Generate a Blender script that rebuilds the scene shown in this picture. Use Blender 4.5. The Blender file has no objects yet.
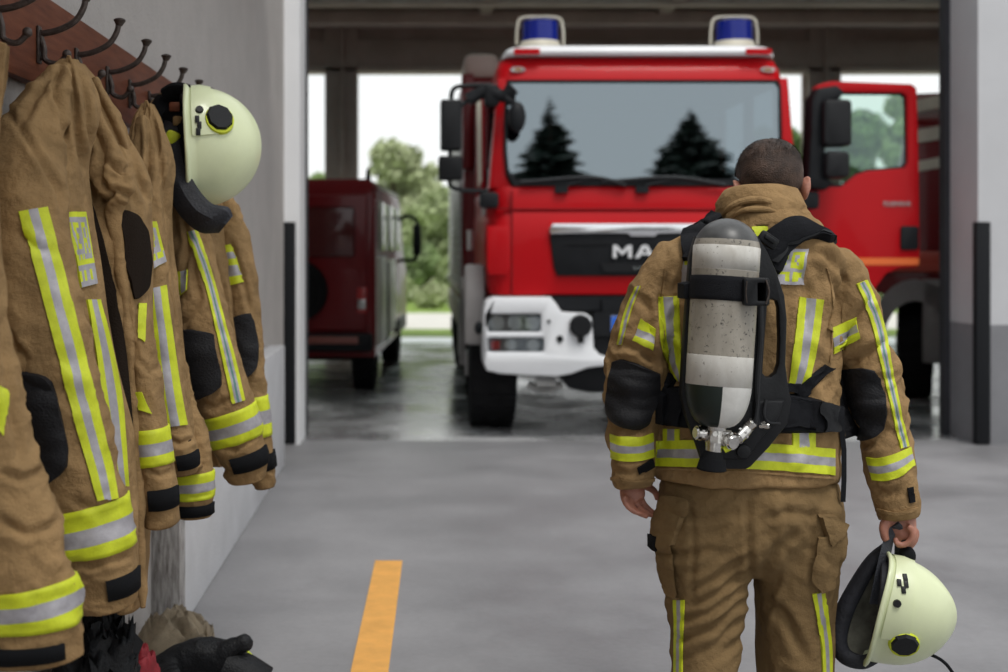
import bpy, bmesh, math, random
from mathutils import Vector, Matrix, noise
from mathutils.bvhtree import BVHTree
random.seed(7)
PI = math.pi
F = 1300.0; VX = 420.0; VY = 250.0; CH = 1.43
scene = bpy.context.scene
COL = scene.collection

def W(px, py, d):
    """point at distance d along the view axis seen at photo pixel (px, py)"""
    return Vector(((px - VX) * d / F, d, CH + (VY - py) * d / F))

# ------------------------------------------------------------------ materials
def mat(name, col, rough=.6, metal=0.0, coat=0.0, var=0.0, vscale=8.0, bump=0.0, bscale=60.0,
        col2=None, spec=.5, stretch=(1, 1, 1), sheen=0.0, sss=0.0, bump2=0.0, b2scale=9.0, rvar=0.0, detail=6):
    m = bpy.data.materials.new(name); m.use_nodes = True
    nt = m.node_tree; N = nt.nodes; L = nt.links
    b = N['Principled BSDF']
    b.inputs['Base Color'].default_value = (*col, 1); b.inputs['Roughness'].default_value = rough
    b.inputs['Metallic'].default_value = metal; b.inputs['Coat Weight'].default_value = coat
    b.inputs['Coat Roughness'].default_value = .05
    b.inputs['Specular IOR Level'].default_value = spec
    b.inputs['Sheen Weight'].default_value = sheen
    if sss:
        b.inputs['Subsurface Weight'].default_value = sss
        b.inputs['Subsurface Radius'].default_value = (.012, .005, .003)
    tc = N.new('ShaderNodeTexCoord'); mp = N.new('ShaderNodeMapping'); mp.inputs['Scale'].default_value = stretch
    L.new(tc.outputs['Object'], mp.inputs['Vector'])
    if var or col2 or rvar:
        n = N.new('ShaderNodeTexNoise'); n.inputs['Scale'].default_value = vscale
        n.inputs['Detail'].default_value = detail; n.inputs['Roughness'].default_value = .62
        L.new(mp.outputs[0], n.inputs['Vector'])
        r = N.new('ShaderNodeValToRGB'); r.color_ramp.elements[0].position = .34; r.color_ramp.elements[1].position = .68
        c2 = col2 if col2 else tuple(min(1, c * (1 + var)) for c in col)
        c1 = col if col2 else tuple(c * (1 - var) for c in col)
        r.color_ramp.elements[0].color = (*c1, 1); r.color_ramp.elements[1].color = (*c2, 1)
        L.new(n.outputs['Fac'], r.inputs['Fac']); L.new(r.outputs[0], b.inputs['Base Color'])
        if rvar:
            mr = N.new('ShaderNodeMapRange'); mr.inputs[1].default_value = .35; mr.inputs[2].default_value = .65
            mr.inputs[3].default_value = max(.02, rough - rvar); mr.inputs[4].default_value = min(1, rough + rvar)
            L.new(n.outputs['Fac'], mr.inputs[0]); L.new(mr.outputs[0], b.inputs['Roughness'])
    last = None
    for amt, sc in ((bump2, b2scale), (bump, bscale)):
        if amt:
            n2 = N.new('ShaderNodeTexNoise'); n2.inputs['Scale'].default_value = sc; n2.inputs['Detail'].default_value = 5
            L.new(mp.outputs[0], n2.inputs['Vector'])
            bp = N.new('ShaderNodeBump'); bp.inputs['Strength'].default_value = amt; bp.inputs['Distance'].default_value = .01 if sc > 30 else .04
            L.new(n2.outputs['Fac'], bp.inputs['Height'])
            if last: L.new(last.outputs[0], bp.inputs['Normal'])
            last = bp
    if last: L.new(last.outputs[0], b.inputs['Normal'])
    return m

def emis(name, col, st):
    m = bpy.data.materials.new(name); m.use_nodes = True
    b = m.node_tree.nodes['Principled BSDF']
    b.inputs['Emission Color'].default_value = (*col, 1); b.inputs['Emission Strength'].default_value = st
    b.inputs['Base Color'].default_value = (*col, 1)
    return m

def glass(name, refl, tint, rough=.0):
    m = bpy.data.materials.new(name); m.use_nodes = True
    nt = m.node_tree; nt.nodes.clear()
    o = nt.nodes.new('ShaderNodeOutputMaterial'); mx = nt.nodes.new('ShaderNodeMixShader')
    g = nt.nodes.new('ShaderNodeBsdfGlossy'); g.inputs['Roughness'].default_value = rough; g.inputs['Color'].default_value = (.80, .92, 1.0, 1)
    t = nt.nodes.new('ShaderNodeBsdfTransparent'); t.inputs['Color'].default_value = (*tint, 1)
    fr = nt.nodes.new('ShaderNodeLayerWeight'); fr.inputs['Blend'].default_value = .25
    mr = nt.nodes.new('ShaderNodeMapRange'); mr.inputs[3].default_value = refl; mr.inputs[4].default_value = .95
    nt.links.new(fr.outputs['Fresnel'], mr.inputs[0]); nt.links.new(mr.outputs[0], mx.inputs['Fac'])
    nt.links.new(t.outputs[0], mx.inputs[1]); nt.links.new(g.outputs[0], mx.inputs[2]); nt.links.new(mx.outputs[0], o.inputs[0])
    return m

M = {}
M['khaki'] = mat('khaki_fabric', (.282, .178, .083), .9, var=.20, vscale=9, bump=.35, bscale=420, spec=.12, bump2=.6, b2scale=16, detail=9)
M['khaki_d'] = mat('khaki_trouser', (.190, .123, .057), .9, var=.18, vscale=6, bump=.35, bscale=420, spec=.12, bump2=.5, b2scale=14, detail=9)
M['lining'] = mat('lining_and_shade', (.018, .013, .010), .9, bump=.3, bscale=200, spec=.05)
M['yellow'] = mat('fluorescent_tape', (.53, .59, .014), .6, var=.12, vscale=30, bump=.15, bscale=300)
M['silver'] = mat('silver_tape', (.36, .345, .37), .45, metal=.25, var=.14, vscale=40, bump=.15, bscale=500)
M['teal'] = mat('teal_piping', (.10, .20, .19), .5, var=.1, vscale=40)
M['pad'] = mat('black_pad', (.011, .011, .013), .6, var=.2, vscale=25, bump=.3, bscale=160, spec=.22)
M['tab'] = mat('black_tab', (.008, .0085, .010), .85, bump=.4, bscale=400, spec=.12)
M['web'] = mat('black_webbing', (.008, .0085, .011), .75, var=.25, vscale=60, bump=.5, bscale=260, stretch=(1, 1, 3), spec=.16)
M['plastic'] = mat('black_plastic', (.009, .0095, .011), .45, var=.15, vscale=20, bump=.1, bscale=120, spec=.25)
M['rubber'] = mat('tyre_rubber', (.010, .010, .011), .8, var=.2, vscale=14, spec=.15)
M['skin'] = mat('skin', (.36, .155, .105), .5, var=.2, vscale=30, sss=.15, bump=.15, bscale=150)
M['hair'] = mat('dark_brown_hair', (.020, .012, .009), .55, col2=(.085, .050, .035), vscale=22, bump=.5, bscale=240, spec=.3)
M['steel'] = mat('polished_steel', (.60, .58, .55), .2, metal=1, var=.2, vscale=60)
M['iron'] = mat('forged_iron', (.075, .058, .050), .42, metal=.6, var=.3, vscale=60, bump=.3, bscale=150)
M['boardwood'] = mat('red_brown_board', (.100, .030, .015), .5, col2=(.17, .058, .030), vscale=5, stretch=(3, 1, 12), bump=.1, bscale=60, spec=.15)
M['plaster'] = mat('grey_plaster', (.41, .382, .362), .9, var=.07, vscale=3, bump=.5, bscale=90, bump2=.15, b2scale=18)
M['white'] = mat('white_paint_wall', (.52, .52, .535), .75, var=.04, vscale=2, bump=.15, bscale=70)
M['white_b'] = mat('bright_white_paint', (.78, .78, .79), .7, var=.03, vscale=2)
M['plinth'] = mat('white_plinth', (.56, .56, .575), .7, var=.10, vscale=2.5, bump=.2, bscale=60)
M['greywall'] = mat('grey_paint_wall', (.20, .20, .212), .75, var=.08, vscale=3, bump=.15, bscale=70)
M['reveal'] = mat('reveal_paint', (.42, .41, .435), .75, var=.05, vscale=3)
M['peel'] = mat('peeling_wood', (.17, .15, .14), .9, col2=(.60, .58, .56), vscale=6, stretch=(12, 12, 1.5), bump=.6, bscale=40)
M['brown'] = mat('brown_steelwork', (.30, .235, .21), .6, var=.12, vscale=2, spec=.2)
M['brown_l'] = mat('light_brown_panel', (.40, .32, .28), .6, var=.12, vscale=2)
M['frame'] = mat('dark_frame', (.040, .040, .046), .6, var=.1, vscale=4, spec=.2)
M['strip'] = mat('black_guard', (.010, .011, .013), .7, spec=.2)
M['orange'] = mat('orange_line_paint', (.72, .36, .085), .6, var=.10, vscale=9, bump=.1, bscale=80)
M['red'] = mat('fire_red', (.45, .004, .008), .40, coat=.10, var=.03, vscale=2, spec=.14)
M['red_d'] = mat('dark_red', (.17, .004, .007), .38, coat=.2, var=.05, vscale=2, spec=.25)  # darker than fire red; the van's backlit shade is put into this colour
M['wpaint'] = mat('white_vehicle_paint', (.78, .79, .81), .3, coat=.5, var=.03, vscale=3)
M['chrome'] = mat('chrome', (.82, .83, .85), .13, metal=1)
M['vgrey'] = mat('vehicle_grey', (.27, .255, .25), .45, var=.1, vscale=6)
M['vdark'] = mat('vehicle_dark', (.009, .010, .012), .5, var=.2, vscale=10, spec=.22)
M['alu'] = mat('aluminium', (.50, .50, .49), .4, metal=.7, var=.1, vscale=5)
M['cream'] = mat('cream_stripe', (.60, .56, .46), .5, var=.08, vscale=6)
M['blue'] = mat('blue_beacon', (.003, .012, .20), .12, coat=.25, spec=.3)
M['platebl'] = mat('plate_blue', (.02, .13, .60), .4)
M['amber'] = mat('amber_lens', (.32, .15, .05), .2)
M['lens'] = mat('lamp_lens', (.62, .62, .62), .15, metal=.4); M['lamphouse'] = mat('lamp_housing', (.20, .20, .205), .4)
M['silverpaint'] = mat('silver_letters', (.72, .72, .73), .4, metal=.2)
M['redlens'] = mat('red_lens', (.5, .05, .05), .2)
M['orangeline'] = mat('orange_stripe', (.80, .16, .03), .4)
M['wind'] = glass('windscreen_glass', .275, (.22, .26, .28))
M['clear'] = glass('clear_glass', .06, (.80, .90, .85)); M['lampglass'] = glass('lamp_cover', .05, (.92, .93, .93))
M['dglass'] = glass('dark_glass', .12, (.12, .15, .15))
M['mirror'] = mat('mirror_glass', (.5, .55, .6), .03, metal=1)
M['cream_helmet'] = mat('luminous_helmet', (.66, .71, .45), .36, coat=.2, var=.04, vscale=9, spec=.5)
M['navy'] = mat('navy_guard', (.011, .012, .018), .65, var=.3, vscale=18, bump=.3, bscale=120)
def worn(name, c1, c2, chip, amount):
    m = mat(name, c1, .38, col2=c2, vscale=14, detail=12, stretch=(1, 1, .45))
    nt = m.node_tree; N = nt.nodes; L = nt.links; b = N['Principled BSDF']; src = b.inputs['Base Color'].links[0].from_socket
    tc = N.new('ShaderNodeTexCoord'); n = N.new('ShaderNodeTexNoise'); n.inputs['Scale'].default_value = 85; n.inputs['Detail'].default_value = 8; n.inputs['Roughness'].default_value = .7
    L.new(tc.outputs['Object'], n.inputs['Vector']); r = N.new('ShaderNodeValToRGB'); r.color_ramp.elements[0].position = amount; r.color_ramp.elements[1].position = amount + .05
    L.new(n.outputs['Fac'], r.inputs['Fac']); mx = N.new('ShaderNodeMix'); mx.data_type = 'RGBA'
    L.new(r.outputs[0], mx.inputs[0]); L.new(src, mx.inputs[6]); mx.inputs[7].default_value = (*chip, 1); L.new(mx.outputs[2], b.inputs['Base Color']); return m
M['cyl_grey'] = worn('scuffed_cylinder', (.20, .178, .145), (.36, .33, .28), (.035, .03, .026), .575)
M['cyl_white'] = worn('scuffed_white_band', (.44, .415, .37), (.64, .625, .59), (.10, .08, .06), .63)
M['cyl_dark'] = mat('cylinder_shoulder', (.020, .020, .021), .36, col2=(.105, .105, .103), vscale=7, detail=10, spec=.4)
M['cyl_green'] = mat('dark_green_quarter', (.010, .016, .013), .4, spec=.3)
M['cyl_scuff'] = mat('chalky_shoulder', (.62, .61, .58), .4, col2=(.40, .39, .37), vscale=9, detail=10)
M['grass'] = mat('lawn', (.20, .30, .045), .9, var=.25, vscale=1.5)
M['path'] = mat('pale_path', (.62, .60, .54), .9, var=.08, vscale=1)
M['pave'] = mat('pavement', (.86, .86, .85), .8, var=.06, vscale=.6)
M['bark'] = mat('bark', (.09, .065, .045), .9, var=.3, vscale=8)
for k, c in dict(leaf1=(.36, .43, .21), leaf2=(.27, .36, .155), leaf3=(.45, .50, .29), fir=(.012, .024, .014), leaf4=(.15, .24, .08)).items():
    M[k] = mat('foliage_' + k, c, .7, var=.35, vscale=.9)
M['redcloth'] = mat('dark_red_cloth', (.22, .010, .018), .7, var=.2, vscale=20)
M['blackcloth'] = mat('black_glove_leather', (.007, .0075, .009), .55, var=.3, vscale=25, bump=.4, bscale=140, spec=.25)

# ------------------------------------------------------------------ mesh helpers
def wloc(o):
    v = Vector((0, 0, 0))
    while o:
        v += o.location; o = o.parent
    return v

def link(name, verts, faces, mats, parent=None, fmat=None, smooth=True, loc=None, label=None, edges_bevel=0, angle=None):
    """one mesh object from world-space vertices; the origin sits at loc (top-level) or on the parent's origin"""
    base = wloc(parent) if parent else (Vector(loc) if loc is not None else Vector((0, 0, 0)))
    me = bpy.data.meshes.new(name)
    me.from_pydata([tuple(Vector(v) - base) for v in verts], [], [tuple(f) for f in faces])
    if not isinstance(mats, (list, tuple)): mats = [mats]
    for m in mats: me.materials.append(m)
    if fmat:
        for p, i in zip(me.polygons, fmat): p.material_index = i
    if smooth: me.polygons.foreach_set('use_smooth', [True] * len(me.polygons))
    me.update()
    o = bpy.data.objects.new(name, me); COL.objects.link(o)
    if parent: o.parent = parent
    else: o.location = base
    if label: o['label'] = label
    if smooth and angle is not None:
        try: me.set_sharp_from_angle(angle=math.radians(angle))
        except Exception: pass
    return o

def from_bm(name, bm, mats, parent=None, loc=None, smooth=True, label=None, angle=35):
    bm.normal_update()
    vs = [v.co.copy() for v in bm.verts]; bm.verts.index_update()
    fs = [[v.index for v in f.verts] for f in bm.faces]; fm = [f.material_index for f in bm.faces]
    bm.free()
    return link(name, vs, fs, mats, parent, fm, smooth, loc, label, angle=angle)

def tag(o, label, cat, group=None, kind=None):
    o['label'] = label; o['category'] = cat
    if group: o['group'] = group
    if kind: o['kind'] = kind
    return o

def empty(name, loc, label, cat, group=None):
    o = bpy.data.objects.new(name, None); o.empty_display_size = .1
    o.location = loc; COL.objects.link(o)
    return tag(o, label, cat, group)

def struct(o):
    o['kind'] = 'structure'; return o

def b_box(bm, c, s, bevel=0.0, rot=None, mi=0, seg=2):
    r = bmesh.ops.create_cube(bm, size=1)
    vs = r['verts']
    mtx = Matrix.Translation(c) @ (rot.to_4x4() if rot else Matrix.Identity(4)) @ Matrix.Diagonal((*s, 1))
    bmesh.ops.transform(bm, matrix=mtx, verts=vs)
    fs = set(f for v in vs for f in v.link_faces)
    for f in fs: f.material_index = mi
    if bevel:
        es = set(e for v in vs for e in v.link_edges)
        r = bmesh.ops.bevel(bm, geom=list(es), offset=bevel, segments=seg, affect='EDGES', profile=.5)
        for f in r['faces']: f.material_index = mi

def b_bounds(bm, a, b, bevel=0, mi=0):
    a = Vector(a); b = Vector(b)
    b_box(bm, (a + b) / 2, [abs(x) for x in (b - a)], bevel, None, mi)

def b_cyl(bm, p0, p1, r0, r1=None, seg=24, mi=0, cap=True):
    p0 = Vector(p0); p1 = Vector(p1); d = p1 - p0
    r = bmesh.ops.create_cone(bm, cap_ends=cap, segments=seg, radius1=r0, radius2=r0 if r1 is None else r1, depth=d.length)
    q = d.to_track_quat('Z', 'Y').to_matrix().to_4x4()
    bmesh.ops.transform(bm, matrix=Matrix.Translation((p0 + p1) / 2) @ q, verts=r['verts'])
    for f in set(f for v in r['verts'] for f in v.link_faces): f.material_index = mi

def b_sphere(bm, c, s, rot=None, mi=0, u=24, v=16):
    r = bmesh.ops.create_uvsphere(bm, u_segments=u, v_segments=v, radius=1)
    s = (s, s, s) if isinstance(s, (int, float)) else s
    mtx = Matrix.Translation(c) @ (rot.to_4x4() if rot else Matrix.Identity(4)) @ Matrix.Diagonal((*s, 1))
    bmesh.ops.transform(bm, matrix=mtx, verts=r['verts'])
    for f in set(f for v in r['verts'] for f in v.link_faces): f.material_index = mi

def catmull(pts, n):
    """resample a list of equal-length tuples smoothly"""
    P = [list(p) for p in pts]
    if len(P) == 2:
        return [[a + (b - a) * i / (n - 1) for a, b in zip(P[0], P[1])] for i in range(n)]
    P = [[2 * a - b for a, b in zip(P[0], P[1])]] + P + [[2 * a - b for a, b in zip(P[-1], P[-2])]]
    m = len(P) - 3; out = []
    for i in range(n):
        t = i / (n - 1) * m; k = min(int(t), m - 1); u = t - k
        p0, p1, p2, p3 = P[k:k + 4]
        out.append([.5 * (2 * b + (c - a) * u + (2 * a - 5 * b + 4 * c - d) * u * u + (-a + 3 * b - 3 * c + d) * u ** 3)
                    for a, b, c, d in zip(p0, p1, p2, p3)])
    return out

def b_pipe(bm, pts, r, seg=10, n=None, mi=0, taper=None, flat=1.0):
    pts = [Vector(p) for p in pts]
    C = [Vector(c) for c in catmull(pts, n or max(2, 6 * (len(pts) - 1)))]
    rings = []; up = None
    for i, c in enumerate(C):
        t = (C[min(i + 1, len(C) - 1)] - C[max(i - 1, 0)]).normalized()
        if up is None:
            up = t.orthogonal().normalized()
        up = (up - t * up.dot(t)).normalized(); s = t.cross(up)
        f = i / (len(C) - 1)
        rr = (r[0] + (r[1] - r[0]) * f) if isinstance(r, (tuple, list)) else r
        if taper: rr *= taper(f)
        rings.append([bm.verts.new(c + up * rr * math.cos(2 * PI * k / seg) + s * rr * flat * math.sin(2 * PI * k / seg)) for k in range(seg)])
    for a, b in zip(rings, rings[1:]):
        for k in range(seg):
            f = bm.faces.new((a[k], a[(k + 1) % seg], b[(k + 1) % seg], b[k])); f.material_index = mi
    for rg, rev in ((rings[0], True), (rings[-1], False)):
        f = bm.faces.new(rg[::-1] if rev else rg); f.material_index = mi

def plate(bm, outer, d, thick, holes=(), mi=0, bevel=0.0, df=None):
    """photo-plane outline stood at distance d (or df(px,py)) and given real thickness going back"""
    es = []
    for loop in [outer] + list(holes):
        vs = [bm.verts.new(W(x, y, df(x, y) if df else d)) for x, y in loop]
        es += [bm.edges.new((vs[i], vs[(i + 1) % len(vs)])) for i in range(len(vs))]
    r = bmesh.ops.triangle_fill(bm, use_beauty=True, use_dissolve=True, edges=es)
    fs = [g for g in r['geom'] if isinstance(g, bmesh.types.BMFace)]
    for f in fs: f.material_index = mi
    ex = bmesh.ops.extrude_face_region(bm, geom=fs)
    nv = [g for g in ex['geom'] if isinstance(g, bmesh.types.BMVert)]
    bmesh.ops.translate(bm, verts=nv, vec=(0, thick, 0))
    allf = set(f for v in nv for f in v.link_faces)
    for f in allf: f.material_index = mi
    bmesh.ops.recalc_face_normals(bm, faces=list(allf | set(fs)))
    if bevel:
        front = set(fs) 
        be = [e for f in fs if f.is_valid for e in f.edges if any(g not in front for g in e.link_faces)]
        try:
            rr = bmesh.ops.bevel(bm, geom=list(set(be)), offset=bevel, segments=2, affect='EDGES', profile=.5)
            for f in rr['faces']: f.material_index = mi
        except Exception: pass

def rrect(x0, y0, x1, y1, r, n=5):
    out = []
    for cx, cy, a0 in ((x1 - r, y0 + r, -90), (x1 - r, y1 - r, 0), (x0 + r, y1 - r, 90), (x0 + r, y0 + r, 180)):
        for k in range(n + 1):
            a = math.radians(a0 + 90 * k / n); out.append((cx + r * math.cos(a), cy + r * math.sin(a)))
    return out

def ell(cx, cy, rx, ry, n=24):
    return [(cx + rx * math.cos(2 * PI * k / n), cy + ry * math.sin(2 * PI * k / n)) for k in range(n)]

def b_loft(bm, rings, cap=True, mi=0):
    R = [[bm.verts.new(p) for p in r] for r in rings]; n = len(R[0])
    for a, b in zip(R, R[1:]):
        for k in range(n):
            f = bm.faces.new((a[k], a[(k + 1) % n], b[(k + 1) % n], b[k])); f.material_index = mi
    if cap:
        for r in (R[0][::-1], R[-1]):
            f = bm.faces.new(r); f.material_index = mi
    return R

def text_mesh(name, body, size, mats, parent=None, loc=(0, 0, 0), rot=None, extrude=.004, off=0.0, sx=1.0, align='CENTER'):
    cu = bpy.data.curves.new('txt', 'FONT'); cu.body = body; cu.size = size; cu.extrude = extrude; cu.offset = off
    cu.align_x = align; cu.align_y = 'CENTER'
    t = bpy.data.objects.new('txt', cu); COL.objects.link(t)
    dg = bpy.context.evaluated_depsgraph_get(); me = bpy.data.meshes.new_from_object(t.evaluated_get(dg))
    R = rot if rot is not None else Matrix.Rotation(PI / 2, 4, 'X')
    mtx = Matrix.Translation(loc) @ R @ Matrix.Diagonal((sx, 1, 1, 1))
    vs = [mtx @ v.co for v in me.vertices]; fs = [list(p.vertices) for p in me.polygons]
    bpy.data.objects.remove(t); bpy.data.curves.remove(cu); bpy.data.meshes.remove(me)
    return link(name, vs, fs, mats, parent, smooth=False)

# ------------------------------------------------------------------ cloth surfaces
def n3(p, s=(1, 1, 1), off=0.0):
    return noise.noise(Vector((p.x * s[0] + off, p.y * s[1] + off * 1.7, p.z * s[2] - off)))

def crease(p, s, off=0.0):
    """sharp creases between soft folds, about -1..1"""
    w = noise.noise_vector(p * 4.0 + Vector((off, off, off))) * .05
    q = p + w
    a = 1 - 2.4 * abs(n3(q, s, off)); n2 = n3(q, tuple(k * 1.7 for k in s), off + 5)
    b = max(0, 1 - 4.5 * abs(n2)); g = n3(p, (3, 3, 3), off + 11)
    return .62 * a + .60 * b * max(0, .45 + g) - .30

FOLDS = []                 # fold lines of the garment in work: (polyline, depth, width px)
def fold_disp(p):
    if not FOLDS: return 0.0
    x = VX + p.x * F / p.y; y = VY - (p.z - CH) * F / p.y; s = 0.0
    for pts, dep, wd in FOLDS:
        best = 1e9; bt = 0; n = len(pts) - 1
        for i in range(n):
            ax_, ay_ = pts[i]; bx_, by_ = pts[i + 1]; dx = bx_ - ax_; dy = by_ - ay_
            t = max(0, min(1, ((x - ax_) * dx + (y - ay_) * dy) / (dx * dx + dy * dy))); q = (x - ax_ - t * dx) ** 2 + (y - ay_ - t * dy) ** 2
            if q < best: best = q; bt = (i + t) / n
        if best < 16 * wd * wd:
            r = math.sqrt(best) / wd; s += dep * (math.exp(-r * r) - .45 * math.exp(-((r - 2.0) / 1.1) ** 2)) * min(1, 6 * bt + .25, 6 * (1 - bt) + .25)
    return s

class Tube:
    """path of (px, py, d, half width in px, half thickness in m); u=.25 faces the viewer, u=0 the right side"""
    def __init__(s, path, seed=0, amp=.008, sc=(9, 9, 16), sq=2.2, nv=150, nu=104):
        s.nv = nv; s.nu = nu; P = catmull(path, nv); s.C = []; s.S = []; s.R = []
        C = [W(p[0], p[1], p[2]) for p in P]
        for i, p in enumerate(P):
            t = (C[min(i + 1, nv - 1)] - C[max(i - 1, 0)]).normalized()
            side = t.cross(Vector((0, 1, 0))).normalized()
            if side.x < 0: side = -side
            nrm = side.cross(t).normalized()
            if nrm.y > 0: nrm = -nrm
            s.C.append(C[i]); s.S.append((side, nrm)); s.R.append((p[3] * p[2] / F, p[4]))
        s.seed = seed; s.amp = amp; s.sc = sc; s.sq = sq
    def at(s, u, v, off=0.0):
        x = max(0, min(s.nv - 1.0001, v * (s.nv - 1))); i = int(x); f = x - i
        C = s.C[i].lerp(s.C[i + 1], f); A = s.S[i][0].lerp(s.S[i + 1][0], f); B = s.S[i][1].lerp(s.S[i + 1][1], f)
        ra = s.R[i][0] * (1 - f) + s.R[i + 1][0] * f; rb = s.R[i][1] * (1 - f) + s.R[i + 1][1] * f
        c = math.cos(2 * PI * u); n = math.sin(2 * PI * u); e = 2 / s.sq
        x = math.copysign(abs(c) ** e, c) * ra; y = math.copysign(abs(n) ** e, n) * rb
        rad = (A * x + B * y); p = C + rad
        dv = s.amp * crease(p, s.sc, s.seed) if s.amp else 0
        return p + rad.normalized() * (dv + off - (fold_disp(p) if n > -.2 else 0))
    def mesh(s, cuff=False, cap0=True, cap1=True):
        vs = []; fs = []; fm = []
        nv, nu = s.nv, s.nu
        for j in range(nv):
            for k in range(nu): vs.append(s.at(k / nu, j / (nv - 1)))
        for j in range(nv - 1):
            for k in range(nu):
                fs.append((j * nu + k, j * nu + (k + 1) % nu, (j + 1) * nu + (k + 1) % nu, (j + 1) * nu + k)); fm.append(0)
        if cuff:
            last = (nv - 1) * nu; C = s.C[-1]; t = (s.C[-1] - s.C[-4]).normalized()
            for q, (sc, dep) in enumerate(((.93, 0.004), (.86, -.012), (.80, -.09))):
                b = len(vs)
                for k in range(nu): vs.append(C + (vs[(nv - 1) * nu + k] - C) * sc + t * dep)
                for k in range(nu):
                    fs.append((last + k, last + (k + 1) % nu, b + (k + 1) % nu, b + k)); fm.append(0 if q == 0 else 1)
                last = b
            fs.append(tuple(range(last, last + nu))); fm.append(1)
        elif cap1:
            fs.append(tuple(range((nv - 1) * nu, nv * nu))); fm.append(0)
        if cap0: fs.append(tuple(range(nu))[::-1]); fm.append(0)
        return vs, fs, fm
    def band(s, v0, v1, off=.003, rows=(0, 0, 1, 1, 1, 0, 0), u0=0, u1=1, nu=72):
        """closed shell wrapping the tube between v0 and v1"""
        vs = []; fs = []; fm = []; n = len(rows); full = (u1 - u0) >= .999
        K = nu if full else nu + 1
        def row(v, o): 
            b = len(vs)
            for k in range(K): vs.append(s.at(u0 + (u1 - u0) * k / nu, v, o))
            return b
        vv = [v0 + (v1 - v0) * i / n for i in range(n + 1)]
        R = [row(vv[0], -.004)] + [row(v, off) for v in vv] + [row(vv[-1], -.004)]
        rm = [rows[0]] + list(rows) + [rows[-1]]
        for a, b, m in zip(R, R[1:], rm):
            for k in range(nu):
                fs.append((a + k, a + (k + 1) % K, b + (k + 1) % K, b + k)); fm.append(m)
        return vs, fs, fm

def loft_px(secs, n, nu=72, seed=0, amp=.01, sc=(7, 7, 2), sq=2.4):
    """body of cloth from rows (py, xl, xr, d, half depth)"""
    P = catmull(secs, n); vs = []; fs = []
    for p in P:
        py, xl, xr, d, h = p; c = W((xl + xr) / 2, py, d); a = (xr - xl) / 2 * d / F
        for k in range(nu):
            t = 2 * PI * k / nu; e = 2 / sq
            dx = math.copysign(abs(math.cos(t)) ** e, math.cos(t)) * a; dy = -math.copysign(abs(math.sin(t)) ** e, math.sin(t)) * h
            q = c + Vector((dx, dy, 0)); r = Vector((dx, dy, 0))
            if r.length > 1e-6 and amp: q += r.normalized() * amp * crease(Vector((math.cos(t) * .17, math.sin(t) * .11, q.z)), sc, seed) * min(1, a / .08)
            if amp and dy < .02: q -= Vector((dx * .4, dy, 0)).normalized() * fold_disp(q) if r.length > 1e-6 else Vector()
            vs.append(q)
    for j in range(n - 1):
        for k in range(nu):
            fs.append((j * nu + k, (j + 1) * nu + k, (j + 1) * nu + (k + 1) % nu, j * nu + (k + 1) % nu))
    fs.append(tuple(range(nu))); fs.append(tuple(range((n - 1) * nu, n * nu))[::-1])
    return vs, fs

def merge(*parts):
    V = []; Fc = []
    for p in parts:
        b = len(V); V += list(p[0]); Fc += [tuple(i + b for i in f) for f in p[1]]
    return V, Fc

def remesh(V, Fc, voxel, smooth_it=4, fac=.5):
    """fuse overlapping closed shells into one continuous skin"""
    me = bpy.data.meshes.new('tmp'); me.from_pydata([tuple(v) for v in V], [], Fc)
    bm = bmesh.new(); bm.from_mesh(me); bmesh.ops.recalc_face_normals(bm, faces=bm.faces[:]); bm.to_mesh(me); bm.free()
    o = bpy.data.objects.new('tmp', me); COL.objects.link(o)
    m = o.modifiers.new('r', 'REMESH'); m.mode = 'VOXEL'; m.voxel_size = voxel; m.adaptivity = 0
    if smooth_it:
        s = o.modifiers.new('s', 'SMOOTH'); s.iterations = smooth_it; s.factor = fac
    dg = bpy.context.evaluated_depsgraph_get(); e = bpy.data.meshes.new_from_object(o.evaluated_get(dg))
    vs = [v.co.copy() for v in e.vertices]; fs = [tuple(p.vertices) for p in e.polygons]; ns = [v.normal.copy() for v in e.vertices]
    bpy.data.objects.remove(o); bpy.data.meshes.remove(me); bpy.data.meshes.remove(e)
    return vs, fs, ns

def relax(V, Fc, it=1, fac=.5):
    nb = [set() for _ in V]
    for f in Fc:
        for i in range(len(f)): nb[f[i]].add(f[i - 1]); nb[f[i - 1]].add(f[i])
    for _ in range(it):
        V = [v.lerp(sum((V[k] for k in s), Vector()) / len(s), fac) if s else v for v, s in zip(V, nb)]
    return V

EYE = Vector((0, 0, CH))
def bvh(V, Fc): return BVHTree.FromPolygons([tuple(v) for v in V], Fc)

def hit(tree, px, py, dguess):
    d = (W(px, py, 1) - EYE).normalized()
    loc, nor, idx, dist = tree.ray_cast(EYE, d, 50)
    if loc is None:
        loc, nor, idx, dist = tree.find_nearest(W(px, py, dguess))
    if nor.dot(d) > 0: nor = -nor
    return loc, nor

def dense(pts, n): return catmull(pts, n)

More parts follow.
